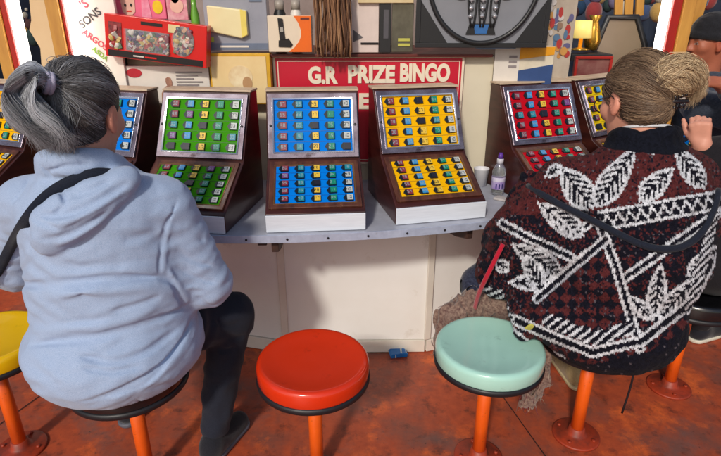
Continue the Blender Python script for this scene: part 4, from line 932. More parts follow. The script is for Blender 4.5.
        g = np.clip(.35 * rs_.rand() + .65 * (.5 + .5 * math.sin(5 * a + 6 * r)), 0, 1); c = np.array([.56, .58, .64]) * (.36 + .9 * g); dk = np.clip(np.linspace(0, 1, len(B)) * 1.5 - .55, 0, 1)[:, None] * rs_.uniform(.3, 1); cs.append(c * (1 - .75 * dk))
    for i in range(60):   # stray hairs
        P_ = [ony(52, 86, 1.475), ony(62 + rs_.randn() * 6, 110 + rs_.randn() * 4, 1.46), ony(66 + rs_.randn() * 9, 140 + rs_.randn() * 6, 1.455), ony(72 + rs_.randn() * 9, 162 + rs_.randn() * 6, 1.48)]
        lines.append(bez(P_, 12)); wd.append(.0007); cs.append(np.array([.34, .35, .37]) * rs_.uniform(.5, 1.1))
    strands('ponytail', lines, wd, cs, sc, m_hair)
    v1 = ony(42, 82, 1.462) - tie_w; v1 /= np.linalg.norm(v1); a = np.cross(v1, [0, 0, 1]); a /= np.linalg.norm(a); b = np.cross(v1, a)
    mb = MB()
    for k in range(2): mb.tube([tie_w - np.array(t.location) + v1 * (.006 + .010 * k) + a * .024 * math.cos(q) + b * .024 * math.sin(q) for q in np.linspace(0, 2 * math.pi, 18, endpoint=False)], .0075, 8, closed=True)
    mb.build('hair_tie', mat('tie_lilac', W_(196, 190, 214), .8, bump=.4, scale=200), t)
    # bag strap over the shoulder, lying on the hoodie
    bag = thing('crossbody_bag', 'black strap of a crossbody bag running over the blue hoodie', 'bag', (-1.0, 1.92, .72))
    strap_hits = strap_hits[:2] + [F_h.hit(u, v, .003) for u, v in ((84, 176), (68, 182), (54, 190), (42, 200), (31, 213), (21, 228), (12, 244), (5, 258), (-2, 272))]; P_ = bez(strap_hits, 44); o_ = np.array(bag.location); P_[0] += (.02, .06, -.02)
    for it in range(10): P_[1:-1] = .5 * P_[1:-1] + .25 * (P_[:-2] + P_[2:])
    P_ = np.array([p - ray(40, 200) * (.004 + max(0, .006 - F_h.at(p)) * (1.0 if 4 < k_ else .0)) for k_, p in enumerate(P_)]); P_[0] += (.01, .05, -.03)
    P_ = np.concatenate([P_, bez([P_[-1], (-1.24, 1.56, .84), (-1.22, 1.75, .74), (-1.05, 1.90, .80)], 10)[1:]])
    mb = MB(); wid = .0155; vs_ = []; fs_ = []
    for i, p in enumerate(P_):
        tg = P_[min(i + 1, len(P_) - 1)] - P_[max(i - 1, 0)]; tg /= np.linalg.norm(tg); nn = -ray(40, 200); nn -= tg * (nn @ tg); nn /= np.linalg.norm(nn); sd_ = np.cross(tg, nn)
        for s_, q in ((-1, -.006), (-1, .0012), (1, .0012), (1, -.006)): vs_.append(p - o_ + sd_ * wid * s_ + nn * q)
    for i in range(len(P_) - 1):
        for k in range(4): fs_.append((4 * i + k, 4 * i + (k + 1) % 4, 4 * i + 4 + (k + 1) % 4, 4 * i + 4 + k))
    mb.add(vs_, fs_, 0, None, True).build('strap', fabric('strap_black', W_(24, 28, 40), W_(40, 46, 62), 260, .6, sheen=.1), bag, bevel=0)
    MB().box(-.10, .10, -.03, .03, -.09, .06).build('pouch', MATS['strap_black'], bag, bevel=.015)
woman_hoodie()
print('hoodie', round(time.time() - T0, 1))

# ------------------------------------------------------------------ woman in the knitted cardigan
def knit_pattern():
    """white leaves, zigzag and stripes on maroon and black, laid out on a grid of stitches (x right, y down)"""
    sx, sy = 1.8, 1.55; x0, y0, x1, y1 = 455, 110, 740, 385; nx, ny = int((x1 - x0) / sx), int((y1 - y0) / sy)
    X, Y = np.meshgrid(x0 + (np.arange(nx) + .5) * sx, y0 + (np.arange(ny) + .5) * sy); rs_ = np.random.RandomState(2); r1 = rs_.rand(ny, nx)
    g = np.zeros((ny, nx), int)
    def poly(pts):
        ins = np.zeros(X.shape, bool); n = len(pts)
        for i in range(n):
            (xa, ya), (xb, yb) = pts[i], pts[(i + 1) % n]
            if ya == yb: continue
            c = ((ya > Y) != (yb > Y)) & (X < (xb - xa) * (Y - ya) / (yb - ya) + xa); ins ^= c
        return ins
    def seg(pts):
        best = np.full(X.shape, 1e9)
        for (xa, ya), (xb, yb) in zip(pts[:-1], pts[1:]):
            L2 = (xb - xa) ** 2 + (yb - ya) ** 2; t = np.clip(((X - xa) * (xb - xa) + (Y - ya) * (yb - ya)) / L2, 0, 1); best = np.minimum(best, np.hypot(X - xa - t * (xb - xa), Y - ya - t * (yb - ya)))
        return best
    ck = (np.floor((X + Y) / 13) + np.floor((X - Y) / 13)) % 2 == 0
    g[ck & (r1 < .88)] = 1
    yoke = poly([(470, 230), (548, 160), (600, 130), (690, 130), (735, 160), (735, 192), (712, 193), (600, 212), (560, 200), (520, 225)]); g[yoke] = np.where(r1 < .86, 1, 0)[yoke]
    dark = poly([(606, 232), (720, 208), (720, 300), (640, 345)]); g[dark] = np.where(ck & (r1 < .35), 1, 0)[dark]
    sl = poly([(470, 300), (505, 215), (560, 215), (600, 240), (545, 295), (500, 320)]); g[sl] = np.where(r1 < .25, 1, 0)[sl]
    def leaf(a, b, wd):
        a, b = np.array(a, float), np.array(b, float); L_ = np.linalg.norm(b - a); e = (b - a) / L_; n = np.array([-e[1], e[0]]); s = (X - a[0]) * e[0] + (Y - a[1]) * e[1]; q = (X - a[0]) * n[0] + (Y - a[1]) * n[1]
        t = np.clip(s / L_, 0, 1); hw = wd * np.sin(np.pi * t ** .75) ** .8; ins = (s > -1) & (s < L_ + 1)
        inside = ins & (np.abs(q) < hw); g[inside] = 0; hat = inside & ((s * .8 + np.abs(q) * 1.0) % 6.2 < 3.0) & (np.abs(q) > 1.0); g[hat] = 2
        edge = (s > -2) & (s < L_ + 2) & (np.abs(np.abs(q) - hw) < 1.5); g[edge] = 2; g[ins & (s < 4) & (np.abs(q) < 1.6)] = 2
    def dbl(pts, w=1.45, gap=3.7, fill=True):
        d = seg(pts)
        if fill: g[d < gap + w] = 0
        g[np.abs(d - gap) < w] = 2
    dbl([(598, 212), (650, 206), (716, 192)], 1.3, 0, False)
    A_, B_ = np.array([600, 213.]), np.array([718, 192.]); e = (B_ - A_) / np.linalg.norm(B_ - A_); s = (X - A_[0]) * e[0] + (Y - A_[1]) * e[1]; q = -(X - A_[0]) * e[1] + (Y - A_[1]) * e[0]
    band = (s > 0) & (s < 124) & (q > -1.5) & (q < 19); g[band] = 0; zz = 4 + 10 * np.abs(((s / 11.5) % 1) * 2 - 1); g[band & (np.abs(q - zz) < 2.2)] = 2; g[band & (np.abs(q) < 1.4)] = 2; g[band & (np.abs(q - 17.4) < 1.5)] = 2
    for a, b, wd in (((592, 208), (560, 168), 14), ((596, 206), (634, 150), 12.5), ((640, 200), (672, 170), 10.5), ((704, 188), (676, 148), 10), ((560, 166), (545, 176), 5),
                     ((582, 236), (538, 204), 11), ((560, 276), (512, 246), 11), ((556, 282), (508, 284), 9.5), ((524, 258), (544, 296), 8), ((505, 272), (494, 262), 6),
                     ((654, 318), (661, 266), 9), ((660, 320), (694, 280), 8.5), ((652, 320), (630, 298), 6.5), ((688, 276), (722, 246), 8), ((646, 150), (664, 142), 6)): leaf(a, b, wd)
    dbl([(626, 278), (672, 246), (718, 214)]); dbl([(600, 226), (616, 268), (640, 350)]); dbl([(536, 300), (572, 268), (606, 240)]); dbl([(500, 224), (530, 240), (570, 258)])
    d = seg([(552, 216), (572, 236), (592, 222)]); g[np.abs(d - 3) < 1.3] = 2
    dbl([(514, 322), (546, 336), (592, 354), (642, 342), (690, 305), (712, 262)], 1.5, 4.2); dbl([(505, 330), (530, 350), (560, 362)], 1.4, 3.4)
    s2 = (X * .8 + Y) % 9 < 3.4; bnd = seg([(548, 322), (594, 340), (628, 330)]) < 7; g[bnd] = 0; g[bnd & s2] = 2
    rb = seg([(714, 216), (704, 262), (690, 312)]) < 5; g[rb] = 0; g[rb & ((Y + X) % 7 < 3.4)] = 2
    hem = Y > np.interp(X, [500, 540, 592, 650, 700, 730], [352, 356, 366, 352, 322, 300]); g[hem] = 0
    cuff = poly([(455, 330), (470, 285), (500, 292), (512, 322), (490, 345)]); g[cuff] = np.where((X * .4 + Y) % 7 < 3, 2, 0)[cuff]
    return g, (x0, y0, sx, sy, nx, ny)
def woman_cardigan():
    t = base_of('woman with blonde hair bun in maroon, black and white leaf-patterned knit, sitting at right', .92, 1.78)
    hd = Head((.925, 1.85, 1.375), axes(R(16), R(-18), R(4)), 1.14)
    ls, le, lw = (.715, 1.82, 1.06), (.555, 1.88, .715), (.70, 2.14, .98); rs, re, rw = (1.11, 1.80, 1.08), (1.17, 1.92, .80), (1.10, 2.20, .985)
    lk, la = (.515, 2.02, .575), (.62, 2.06, .12); rk, ra = (1.08, 2.16, .56), (1.04, 2.14, .11)
    F = Field((.38, 1.5, .03), (1.42, 2.44, 1.58), .0075); hd.build(F); F.cap(hd.P(0, -.03, -.05), (.95, 1.79, 1.19), .06, .066, .03)
    F.ell((.94, 1.78, 1.08), (.22, .13, .13), .05).ell((.93, 1.76, .84), (.22, .17, .22), .06).ell((.92, 1.78, .66), (.24, .17, .11), .06)
    F.chain([ls, le, lw], [.062, .052, .032]).chain([rs, re, rw], [.062, .052, .032]); F.chain([(.80, 1.82, .63), lk, la], [.09, .06, .042]).chain([(1.03, 1.82, .63), rk, ra], [.09, .06, .042])
    for a_ in (ra, la): F.cap(a_, (a_[0], a_[1] + .13, .06), .038, .03)
    hand(F, lw, (.3, .8, -.1), (0, .2, -1), .95, (.4, .5, .4), -1); hand(F, rw, (-.1, .9, -.1), (0, .2, -1), .95, (.4, .5, .4), 1)
    vs, Q = F.mesh(); c = np.tile(SK * np.array([1, .93, .92]), (len(vs), 1)); hd.paint(vs, c, SK); npmesh('body', vs, Q, m_skin, t, c)
    # cardigan
    F = Field((.36, 1.26, .44), (1.46, 2.28, 1.36), .0065)
    F.ell((.895, 1.71, .62), (.265, .255, .18), .05).ell((.93, 1.715, .85), (.272, .225, .22), .08).ell((.955, 1.735, 1.02), (.255, .185, .18), .08)
    F.cap((.72, 1.80, 1.09), (1.12, 1.78, 1.11), .088, .088, .06).ell((.955, 1.75, 1.165), (.175, .125, .095), .06)
    F.chain([ls, (.60, 1.84, .90), le], [.10, .105, .10], .06).chain([le, (.58, 2.0, .80), lw], [.095, .08, .055], .04).chain([rs, re, rw], [.095, .085, .055], .05)
    F.ell((.68, 1.70, .665), (.135, .16, .10), .06).cap((.60, 1.70, .64), (.58, 1.66, .585), .06, .03, .06)
    F.cut((.9, 1.6, .462), (-.06, .12, -1), .02)
    ringp = [(.95 + .088 * math.cos(a), 1.795 + .082 * math.sin(a), 1.21 - .020 * math.sin(a)) for a in np.linspace(0, 2 * math.pi, 17)]; F.chain(ringp, [.027] * 17, .02)
    ringp = [(.95 + .086 * math.cos(a), 1.80 + .080 * math.sin(a), 1.262 - .020 * math.sin(a)) for a in np.linspace(0, 2 * math.pi, 17)]; F.chain([np.array(q_) - (0, 0, .028) for q_ in ringp], [.026] * 17, .015); F.chain(ringp, [.021] * 17, .015)
    F.cap((.95, 1.795, 1.13), (.95, 1.805, 1.40), .066, .072, .012, sub=True)
    H = lambda pts, off=0.0: list(bez([F.hit(u, v, off) for u, v in pts], 12)); g_ = lambda q, w_, d_: F.groove(q, w_ * .9, d_ * 1.6)
    g_(H([(566, 176), (572, 200), (588, 225), (604, 245)]), .016, .012); g_(H([(604, 240), (580, 262), (556, 280), (532, 300)]), .016, .022); g_(H([(532, 300), (522, 314), (514, 326)]), .014, .02)
    g_(H([(545, 214), (520, 226), (500, 240)]), .014, .010); g_(H([(556, 240), (528, 254), (500, 262)]), .012, .008); g_(H([(552, 268), (525, 276), (498, 280)]), .010, .008)
    g_(H([(612, 250), (622, 290), (632, 330)]), .02, .007); g_(H([(650, 258), (670, 290), (680, 320)]), .02, .006); g_(H([(560, 300), (590, 318), (630, 326)]), .014, .008); g_(H([(700, 200), (690, 240), (690, 280)]), .02, .008)
    g_(H([(640, 160), (644, 180), (640, 205)]), .02, .006)
    strap_pts = bez([F.hit(u, v, .003) for u, v in ((528, 186), (545, 196), (565, 207), (590, 219), (615, 232), (640, 244), (662, 249), (684, 246), (702, 232), (714, 208), (718, 190))], 40)
    F.groove(list(strap_pts), .012, .006)
    F.waves(.0035, .16, 12, (1, 1, 1.2), 14); F.waves(.0014, .05, 12, (1, 1, 1), 18)
    vs, Q = F.mesh(1); vs, Q = subdiv(vs, Q)
    # the knitted design lies on the back like a flat chart
    g, (x0, y0, sx, sy, nx, ny) = knit_pattern(); o = np.array((.86, 1.52, 1.0)); q = vs - o; fwd = np.array([0, _c, -_s]); up = np.array([0, _s, _c]); d_ = q @ fwd; zc0 = 1.60; k = FPX / zc0
    ctr = (360.5 + FPX * o[0] / ((o[1]) * _c + (CH - o[2]) * _s), 228 - FPX * (o[1] * _s - (CH - o[2]) * _c) / (o[1] * _c + (CH - o[2]) * _s)); zc0 = o[1] * _c + (CH - o[2]) * _s; k = FPX / zc0
    sh = k * zc0 / (zc0 + d_ * .9); pu = ctr[0] + sh * (q[:, 0] - (ctr[0] - 360.5) / FPX * d_); pv = ctr[1] - sh * (q @ up + (ctr[1] - 228) / FPX * d_)
    jr = np.random.RandomState(4); fx = (pu - x0) / sx + jr.uniform(-.12, .12, len(pu)); ix = np.clip(np.floor(fx).astype(int), 0, nx - 1); fr = np.abs(2 * (fx - np.floor(fx)) - 1); fy = (pv - y0) / sy + .95 * fr + jr.uniform(-.12, .12, len(pu)); iy = np.clip(np.floor(fy).astype(int), 0, ny - 1); code = g[iy, ix]
    st = np.random.RandomState(9).rand(ny + 1, nx + 1)[iy, ix]; st2 = np.random.RandomState(10).rand(ny + 1, nx + 1)[iy, ix]
    pal = np.array([W_(24, 24, 36)[:3], W_(92, 42, 44)[:3], W_(226, 228, 236)[:3]]); c = pal[code] * (.7 + .6 * st)[:, None]
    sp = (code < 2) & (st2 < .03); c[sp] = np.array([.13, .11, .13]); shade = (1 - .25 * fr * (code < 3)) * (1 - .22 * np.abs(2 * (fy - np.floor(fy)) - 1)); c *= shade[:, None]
    top = (vs[:, 2] > 1.228 - .03 * np.abs(vs[:, 0] - .95) / .1) & (np.hypot(vs[:, 0] - .95, vs[:, 1] - 1.795) < .135); c[top] = np.array(W_(20, 22, 32)[:3]) * (.7 + .6 * st[top])[:, None]
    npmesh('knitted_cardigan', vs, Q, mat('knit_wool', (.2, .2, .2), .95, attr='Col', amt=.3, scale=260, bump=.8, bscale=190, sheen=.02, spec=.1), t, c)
    # pale lining at the collar
    mb = MB(); mb.tube([(.95 + .072 * math.cos(a) - .92, 1.80 + .066 * math.sin(a) - 1.78, 1.288 - .020 * math.sin(a)) for a in np.linspace(0, 2 * math.pi, 30, endpoint=False)], .006, 6, closed=True); mb.build('collar_lining', mat('lining_white', W_(224, 226, 232), .8), t)
    mb = MB().box(-.011, .011, -.004, .004, -.016, .016); p = F.hit(530, 327, .006); mb.build('button_tag', mat('tag_lime', W_(206, 200, 90), .5), t, bevel=.003, loc=tuple(p - np.array(t.location)), rot=(R(30), R(25), R(10)))
    # trousers, shoes
    F = Field((.42, 1.5, .06), (1.26, 2.32, .80), .008); F.ell((.92, 1.78, .625), (.24, .20, .09), .04).chain([(.80, 1.84, .63), lk], [.11, .09], .05).chain([lk, la], [.085, .058], .04).chain([(1.03, 1.84, .63), rk, ra], [.11, .085, .058], .05)
    for a_ in (ra, la): F.cut((a_[0], a_[1], .09), (0, 0, -1), .004)
    F.waves(.003, .09, 12, (1, 1, 1), 3); vs, Q = F.mesh(1); npmesh('trousers', vs, Q, fabric('navy_spotted', W_(30, 34, 54), W_(74, 80, 104), 120, .55), t)
    shoe(t, (1.02, 2.06, 0), (1.00, 2.32, 0), fabric('shoe_beige', W_(170, 150, 110), W_(140, 120, 86), 90, .6), mat('sole_cream', W_(206, 190, 150), .6)); shoe(t, (.66, 2.03, 0), (.68, 2.28, 0), MATS['shoe_beige'], MATS['sole_cream'])
    # hair
    F = Field(hd.c - .18, hd.c + .18, .006); F.ell(hd.P(0, -.018, .03), np.array((.084, .106, .098)) * hd.k, 0, hd.A); F.ell(hd.P(0, -.040, -.035), np.array((.066, .070, .062)) * hd.k, .03 * hd.k, hd.A); F.cut(hd.P(0, .060, .03), hd.A @ np.array([0, 1, -.5]), .01).cut(hd.P(0, -.02, -.085), hd.A @ np.array([0, .5, -1]), .01)
    for q in (-1, 1): F.ell(hd.P(q * .085, .014, -.028), (.03, .045, .045), .01, hd.A, True)
    vs, Q = F.mesh(2); sc = npmesh('hair', vs, Q, m_scalp, t, np.tile(np.array([.085, .060, .042]), (len(vs), 1)))
    rs_ = np.random.RandomState(6); rad = np.array((.088, .110, .102)); cen = np.array((0, -.018, .03)); tie_w = ony(664, 98, 1.765); tie = hd.loc(tie_w); td = (tie - cen) / rad; td /= np.linalg.norm(td); lines = []; wd = []; cs = []
    lines, wd, cs = scalp_locks(hd, cen, rad, tie_w, 6500, (.14, .088, .055), (.42, .28, .17), 6, 1.0); lines = hug(lines, F)
    strands('hair_locks', lines, wd, cs, sc, m_hair)
    lines = []; wd = []; cs = []
    bc = ony(675, 77, 1.765); br = np.array((.086, .052, .064)); G = Field(bc - .15, bc + .15, .006); G.ell(bc, br * .90, .01).ell(ony(657, 74, 1.78), (.045, .04, .05), .03).ell(ony(697, 88, 1.78), (.030, .03, .045), .03).waves(.004, .05, 10, (1, 1, 1), 3)
    vb, qb = G.mesh(2); npmesh('bun_core', vb, qb, m_scalp, sc, np.tile(np.array([.26, .19, .115]), (len(vb), 1)))
    for i in range(5200):
        kind = rs_.rand()
        if kind < .62:      # locks sweeping from the clip side over the top and down the right
            s_ = np.array([-.75 + .25 * rs_.randn(), -.35 + .3 * rs_.randn(), -.55 + .3 * rs_.randn()]); m_ = np.array([.05 + .3 * rs_.randn(), -.75 + .35 * rs_.randn(), .75 + .35 * rs_.randn()]); e_ = np.array([1.0, -.35 + .3 * rs_.randn(), -.55 + .45 * rs_.randn()])
        else:               # a second roll twisting across it
            s_ = np.array([-.95, -.2 + .3 * rs_.randn(), .1 + .35 * rs_.randn()]); m_ = np.array([-.35 + .25 * rs_.randn(), -.9, .05 + .4 * rs_.randn()]); e_ = np.array([.45 + .3 * rs_.randn(), -.6, -.75 + .25 * rs_.randn()])
        pts = []
        for q in bez([s_, m_, e_], 15): pts.append(q / np.linalg.norm(q))
        lf = rs_.uniform(.97, 1.10) if rs_.rand() > .02 else rs_.uniform(1.10, 1.24); B = np.array(pts) * br * lf + bc; n_ = rs_.choice([9, 12, 15], p=[.2, .3, .5]); B = B[:n_]
        if kind < .62 and n_ == 15 and rs_.rand() < .45: tip = B[-1] + np.array([.006 * rs_.randn() + .006, 0, -.018 - .03 * rs_.rand()]); B = np.concatenate([B[:-1], [(B[-1] + tip) / 2 + np.array([.004, 0, .002]), tip]])
        B = B + np.cumsum(rs_.randn(*B.shape) * .0004, 0); lines.append(B); wd.append(rs_.uniform(.0005, .0012))
        bd = .5 + .5 * math.sin(6 * m_[0] + 5 * m_[2] + 9 * s_[2]); c = (np.array([.36, .225, .12]) * (1 - bd) + np.array([.92, .70, .44]) * bd) * rs_.uniform(.55, 1.15); cs.append(np.tile(c, (len(B), 1)))
    for i in range(0):
        a_ = ony(640 + rs_.randn() * 12, 116 + rs_.randn() * 3, 1.735); lines.append(bez([a_, a_ + np.array([rs_.randn() * .02, 0, -.03]), a_ + np.array([rs_.randn() * .03, .01, -.06])], 8)); wd.append(.0006); cs.append(np.array([.5, .44, .36]) * rs_.uniform(.5, 1))
    strands('hair_bun', lines, wd, cs, sc, m_hair)
    c_ = ony(676, 101, 1.735) - np.array(t.location); mb = MB()
    for k in range(5):
        for s_ in (-1, 1): a_ = (k - 2) * .011; mb.tube([c_ + np.array((a_, -.004, .008 * s_ + a_ * .4)), c_ + np.array((a_, -.014, .014 * s_ + a_ * .3)), c_ + np.array((a_ * 1.1, -.008, .022 * s_ + a_ * .2)), c_ + np.array((a_ * 1.2, .010, .024 * s_))], [.0035, .0035, .003, .002], 6)
    mb.tube([c_ + np.array((-.034, -.006, 0)), c_ + np.array((.034, -.006, 0))], .007, 8).build('hair_claw', mat('claw_dark', W_(34, 30, 34), .2, coat=.6), t)
    # glasses
    mb = MB(); o_ = np.array(t.location)
    for q in (-1, 1):
        mb.tube([hd.P(q * .033 + .026 * math.cos(a), .108, -.004 + .021 * math.sin(a)) - o_ for a in np.linspace(0, 2 * math.pi, 20, endpoint=False)], .0022, 6, closed=True)
        mb.tube([hd.P(q * .058, .106, .004) - o_, hd.P(q * .082, .07, .004) - o_, hd.P(q * .086, 0, .006) - o_, hd.P(q * .084, -.02, -.012) - o_], .0022, 6)
    mb.tube([hd.P(-.008, .110, 0) - o_, hd.P(.008, .110, 0) - o_], .002, 6).build('glasses', mat('glasses_black', W_(28, 24, 28), .3), t)
    # shoulder bag: black strap across the back, dark red handle, brown shaggy bag behind the mint stool
    bag = thing('shoulder_bag', 'shaggy brown bag with red handle behind the mint stool, black strap crossing the cardigan', 'bag', (.52, 1.86, .3)); bo = np.array(bag.location)
    mb = MB(); mb.tube(strap_pts - bo, .0115, 8).build('strap', MATS['strap_black'], bag)
    mb = MB(); mb.tube(bez([ony(503, 244, 1.74), ony(494, 262, 1.73), ony(485, 280, 1.735), ony(478, 296, 1.80), ony(474, 312, 1.90)], 14) - bo, .0085, 8).build('handle', fabric('red_webbing', W_(190, 24, 50), W_(150, 16, 40), 200, .5), bag)
    F = Field((.16, 1.64, .02), (.78, 2.12, .62), .008)
    F.chain([(.34, 1.86, .36), (.36, 1.90, .50), (.46, 1.92, .565), (.58, 1.90, .565), (.68, 1.86, .50), (.70, 1.82, .36)], [.038, .042, .045, .045, .045, .035], .04).ell((.50, 1.92, .42), (.17, .05, .13), .05)
    F.chain([(.70, 1.80, .42), (.70, 1.75, .32), (.69, 1.73, .25)], [.045, .035, .022], .03).chain([(.66, 1.78, .42), (.655, 1.72, .32), (.645, 1.70, .235)], [.04, .032, .022], .015).waves(.009, .075, 14, (1.4, 1.4, .5), 5)
    vs, Q = F.mesh(1); npmesh('body', vs, Q, fabric('shaggy_brown', W_(150, 126, 112), W_(84, 56, 56), 90, .9, bump=.6), bag)
    n_ = F; fr_l = []; fw = []; fc = []
    low = vs[(vs[:, 2] < .40) | (rs_.rand(len(vs)) < .12)]
    for i in range(500):
        p = low[rs_.randint(len(low))] + rs_.randn(3) * .004; dn = np.array([rs_.randn() * .010, rs_.randn() * .010 - .004, -rs_.uniform(.012, .034)]); fr_l.append(np.array([p, p + dn * .5 + rs_.randn(3) * .004, p + dn])); fw.append(rs_.uniform(.0008, .002)); fc.append(np.array(W_(*[(150, 128, 112), (110, 84, 74), (80, 54, 54), (172, 154, 140), (118, 50, 60)][rs_.randint(5)])[:3]))
    strands('fringe', fr_l, fw, fc, bag, mat('fringe_wool', (.2, .2, .2), .9, attr='Col', amt=.3, scale=90))['kind'] = 'stuff'
    mb = MB()
    a_ = onz(634, 366, .44); mb = MB(); P_ = bez([ony(634, 362, 1.60), ony(633, 376, 1.60), ony(629, 392, 1.605), ony(622, 413, 1.61)], 10); cord = mb.tube(P_ - P_[0], .0042, 6).build('cord', m_band, None, loc=tuple(P_[0])); tag(cord, 'thin black cord dangling below the hem of the patterned cardigan', 'cord')
woman_cardigan()
print('cardigan', round(time.time() - T0, 1))

# ------------------------------------------------------------------ person in black at the right edge
def person_black():
    t = base_of('person dressed in black at the right edge with one fist raised, mostly out of frame', 1.5, 2.1)
    hd = Head((1.66, 2.26, 1.40), axes(R(20), R(-12)), 1.03); ls, le, lw = (1.38, 2.12, 1.09), (1.40, 2.26, .93), (1.345, 2.10, 1.155)
    rs, re, rw = (1.80, 2.16, 1.09), (1.93, 2.28, .86), (1.80, 2.55, .99); lk, la = (1.60, 2.50, .56), (1.80, 2.50, .11); rk, ra = (1.92, 2.44, .56), (1.98, 2.42, .11)
    F = Field((1.14, 1.9, .03), (2.1, 2.75, 1.56), .0055); hd.build(F); F.cap(hd.P(0, -.03, -.05), (1.6, 2.16, 1.2), .06, .066, .03)
    F.ell((1.58, 2.13, 1.08), (.20, .12, .13), .05).ell((1.52, 2.12, .84), (.20, .15, .22), .06).ell((1.48, 2.11, .66), (.2, .16, .11), .06).chain([ls, le, lw], [.06, .05, .034]).chain([rs, re, rw], [.06, .05, .032])
    F.chain([(1.42, 2.2, .63), lk, la], [.085, .06, .042]).chain([(1.62, 2.18, .63), rk, ra], [.085, .06, .042])
    hand(F, lw, (-.30, .05, 1), (.55, .8, .0), .98, (1.15, 1.2, .8), 1, (0, .05, .1, .1), .5); hand(F, rw, (0, .9, -.1), (0, .2, -1), .95, (.4, .5, .4), 1)
    vs, Q = F.mesh(); c = np.tile(SK * np.array([1, .9, .9]), (len(vs), 1)); hd.paint(vs, c, SK); npmesh('body', vs, Q, m_skin, t, c)
    F = Field((1.2, 1.85, .48), (2.1, 2.66, 1.32), .009); F.ell((1.49, 2.10, .66), (.23, .19, .14), .05).ell((1.53, 2.11, .86), (.24, .18, .2), .08).ell((1.58, 2.12, 1.06), (.24, .15, .15), .08).chain([ls, le], [.085, .075], .05).chain([le, (1.36, 2.14, 1.09)], [.072, .055], .02).chain([rs, re, rw], [.085, .075, .05], .05).cut((0, 0, .53), (0, 0, -1), .02)
    F.waves(.004, .12, 12, (1, 1, 1), 8); vs, Q = F.mesh(1); npmesh('jacket', vs, Q, fabric('jacket_black', W_(26, 24, 28), W_(42, 40, 46), 200, .5, sheen=.1), t)
    F = Field((1.2, 1.95, .05), (2.1, 2.65, .78), .009); F.ell((1.48, 2.14, .62), (.21, .18, .09), .04).chain([(1.42, 2.2, .63), lk], [.11, .09], .05).chain([lk, la], [.088, .075], .04).chain([(1.62, 2.18, .63), rk, ra], [.11, .09, .07], .05)
    for a_ in (ra, la): F.cut((a_[0], a_[1], .085), (0, 0, -1), .004)
    F.waves(.003, .1, 10, (1, 1, 1), 2); vs, Q = F.mesh(1); npmesh('trousers', vs, Q, MATS['jacket_black'], t)
    shoe(t, (1.77, 2.46, 0), (2.02, 2.56, 0), MATS['shoe_black'], mat('sole_white', W_(226, 222, 206), .6)); shoe(t, (1.98, 2.36, 0), (2.2, 2.5, 0), MATS['shoe_black'], MATS['sole_white'])
    c = ony(687, 97, 2.16); tk = thing('ticket', 'small blue and white ticket beside the blonde bun', 'ticket', c, (R(-60), R(-20), R(-28))); MB().box(-.03, .03, -.02, .02, 0, .002).build('card', m_white, tk); MB().box(-.026, .026, -.012, .016, .0022, .003).build('blue_panel', mat('ticket_blue', W_(40, 110, 190), .4), tk); MB().box(-.018, .018, -.004, .006, .0032, .0036).build('lettering', m_white, tk)
person_black()
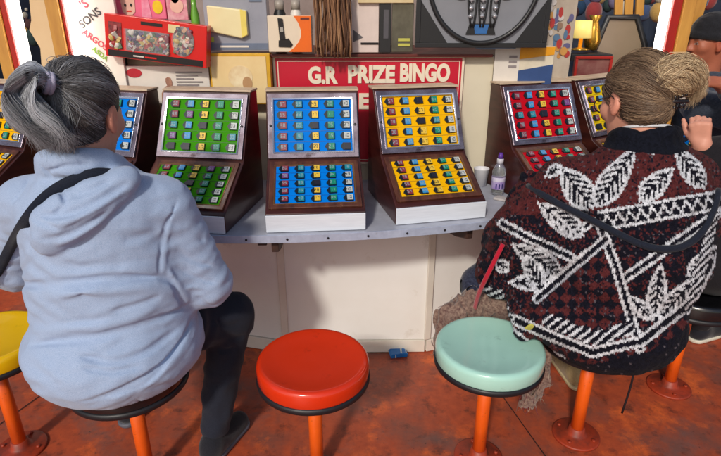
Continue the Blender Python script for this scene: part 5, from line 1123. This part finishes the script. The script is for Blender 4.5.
# ------------------------------------------------------------------ man in the beanie
def man_beanie():
    t = base_of('man in black beanie and dark jacket pointing from behind the counter at the right edge', 2.15, 3.1)
    hd = Head(ony(708, 41, 3.0), axes(R(100), R(-6)), .99); c = hd.c; ox, oy = c[0] - 1.84, c[1] - 3.0; q = lambda x, y, z: (x + ox, y + oy, z)
    ls, le = q(1.76, 2.82, 1.19), q(1.98, 2.62, 1.13); lw = ony(722, 84, 2.62); rs, re, rw = q(1.90, 3.22, 1.18), q(1.80, 3.36, .95), q(1.55, 3.3, .98)
    F = Field(q(1.3, 2.35, .03), q(2.5, 3.55, 1.64), .0065); hd.build(F); F.cap(hd.P(0, -.03, -.05), q(1.88, 3.02, 1.28), .06, .066, .03)
    F.ell(q(1.88, 3.03, 1.15), (.13, .20, .13), .05).ell(q(1.90, 3.03, .9), (.15, .19, .24), .06).chain([ls, le, lw], [.06, .05, .036]).chain([rs, re, rw], [.06, .05, .034]).chain([q(1.9, 2.94, .8), q(1.88, 2.93, .45), q(1.9, 2.93, .08)], [.09, .06, .045]).chain([q(1.9, 3.12, .8), q(1.88, 3.13, .45), q(1.9, 3.13, .08)], [.09, .06, .045])
    for yy in (2.93, 3.13): F.cap(q(1.9, yy, .075), q(1.78, yy, .06), .04, .032)
    d = ony(700, 80, 2.62) - lw; hand(F, lw, d, (0, .5, -1), 1.0, (.9, 1.1, .8), -1, (-.85, 0, .05, .1), .5); hand(F, rw, (-.9, .2, -.1), (0, .2, -1), .95, (.4, .5, .4), 1)
    vs, Q = F.mesh(); SKm = np.array(W_(176, 102, 76)[:3]); c = np.tile(SKm, (len(vs), 1)); hd.paint(vs, c, SKm); npmesh('body', vs, Q, m_skin, t, c)
    F = Field(q(1.35, 2.4, .60), q(2.4, 3.5, 1.44), .009); F.ell(q(1.90, 3.03, .88), (.19, .24, .26), .06).ell(q(1.88, 3.03, 1.15), (.16, .24, .15), .08).chain([ls, le], [.085, .075], .05).cap(le, le + (np.array(lw) - le) * .8, .07, .052, .03).chain([rs, re, rw], [.085, .072, .05], .05)
    F.chain([q(1.88 + .09 * math.cos(a), 3.02 + .09 * math.sin(a), 1.30) for a in np.linspace(0, 6.283, 15)], [.035] * 15, .03).cap(q(1.88, 3.02, 1.25), q(1.88, 3.02, 1.45), .06, .07, .012, sub=True).cut(q(0, 0, .66), (0, 0, -1), .02).waves(.004, .12, 12, (1, 1, 1), 8)
    vs, Q = F.mesh(1); npmesh('jacket', vs, Q, fabric('jacket_slate', W_(66, 72, 86), W_(44, 50, 62), 120, .7), t)
    F = Field(q(1.68, 2.78, .05), q(2.1, 3.28, .95), .010); F.chain([q(1.9, 2.94, .82), q(1.88, 2.93, .45), q(1.9, 2.93, .08)], [.115, .085, .068]).chain([q(1.9, 3.12, .82), q(1.88, 3.13, .45), q(1.9, 3.13, .08)], [.115, .085, .068]); vs, Q = F.mesh(1); npmesh('trousers', vs, Q, MATS['black_denim'], t)
    for yy in (2.93, 3.13): a_, b_ = q(1.95, yy, 0), q(1.70, yy, 0); shoe(t, a_, b_, MATS['shoe_black'], MATS['sole_grey'])
    F = Field(hd.c - .2, hd.c + .22, .007); F.ell(hd.P(0, -.014, .045), np.array((.088, .110, .100)) * hd.k, 0, hd.A).cut(hd.P(0, .06, .034), hd.A @ np.array([0, .55, -1]), .01); F.chain([hd.P(.086 * math.cos(a), -.014 + .108 * math.sin(a), .018 + .022 * math.sin(a)) for a in np.linspace(0, 6.283, 19)], [.014] * 19, .015); F.waves(.0015, .03, 10, (1, 1, 1), 2)
    vs, Q = F.mesh(1); npmesh('beanie', vs, Q, fabric('beanie_black', W_(24, 24, 28), W_(40, 40, 46), 160, .7), t)
man_beanie()

print('script time', round(time.time() - T0, 1))
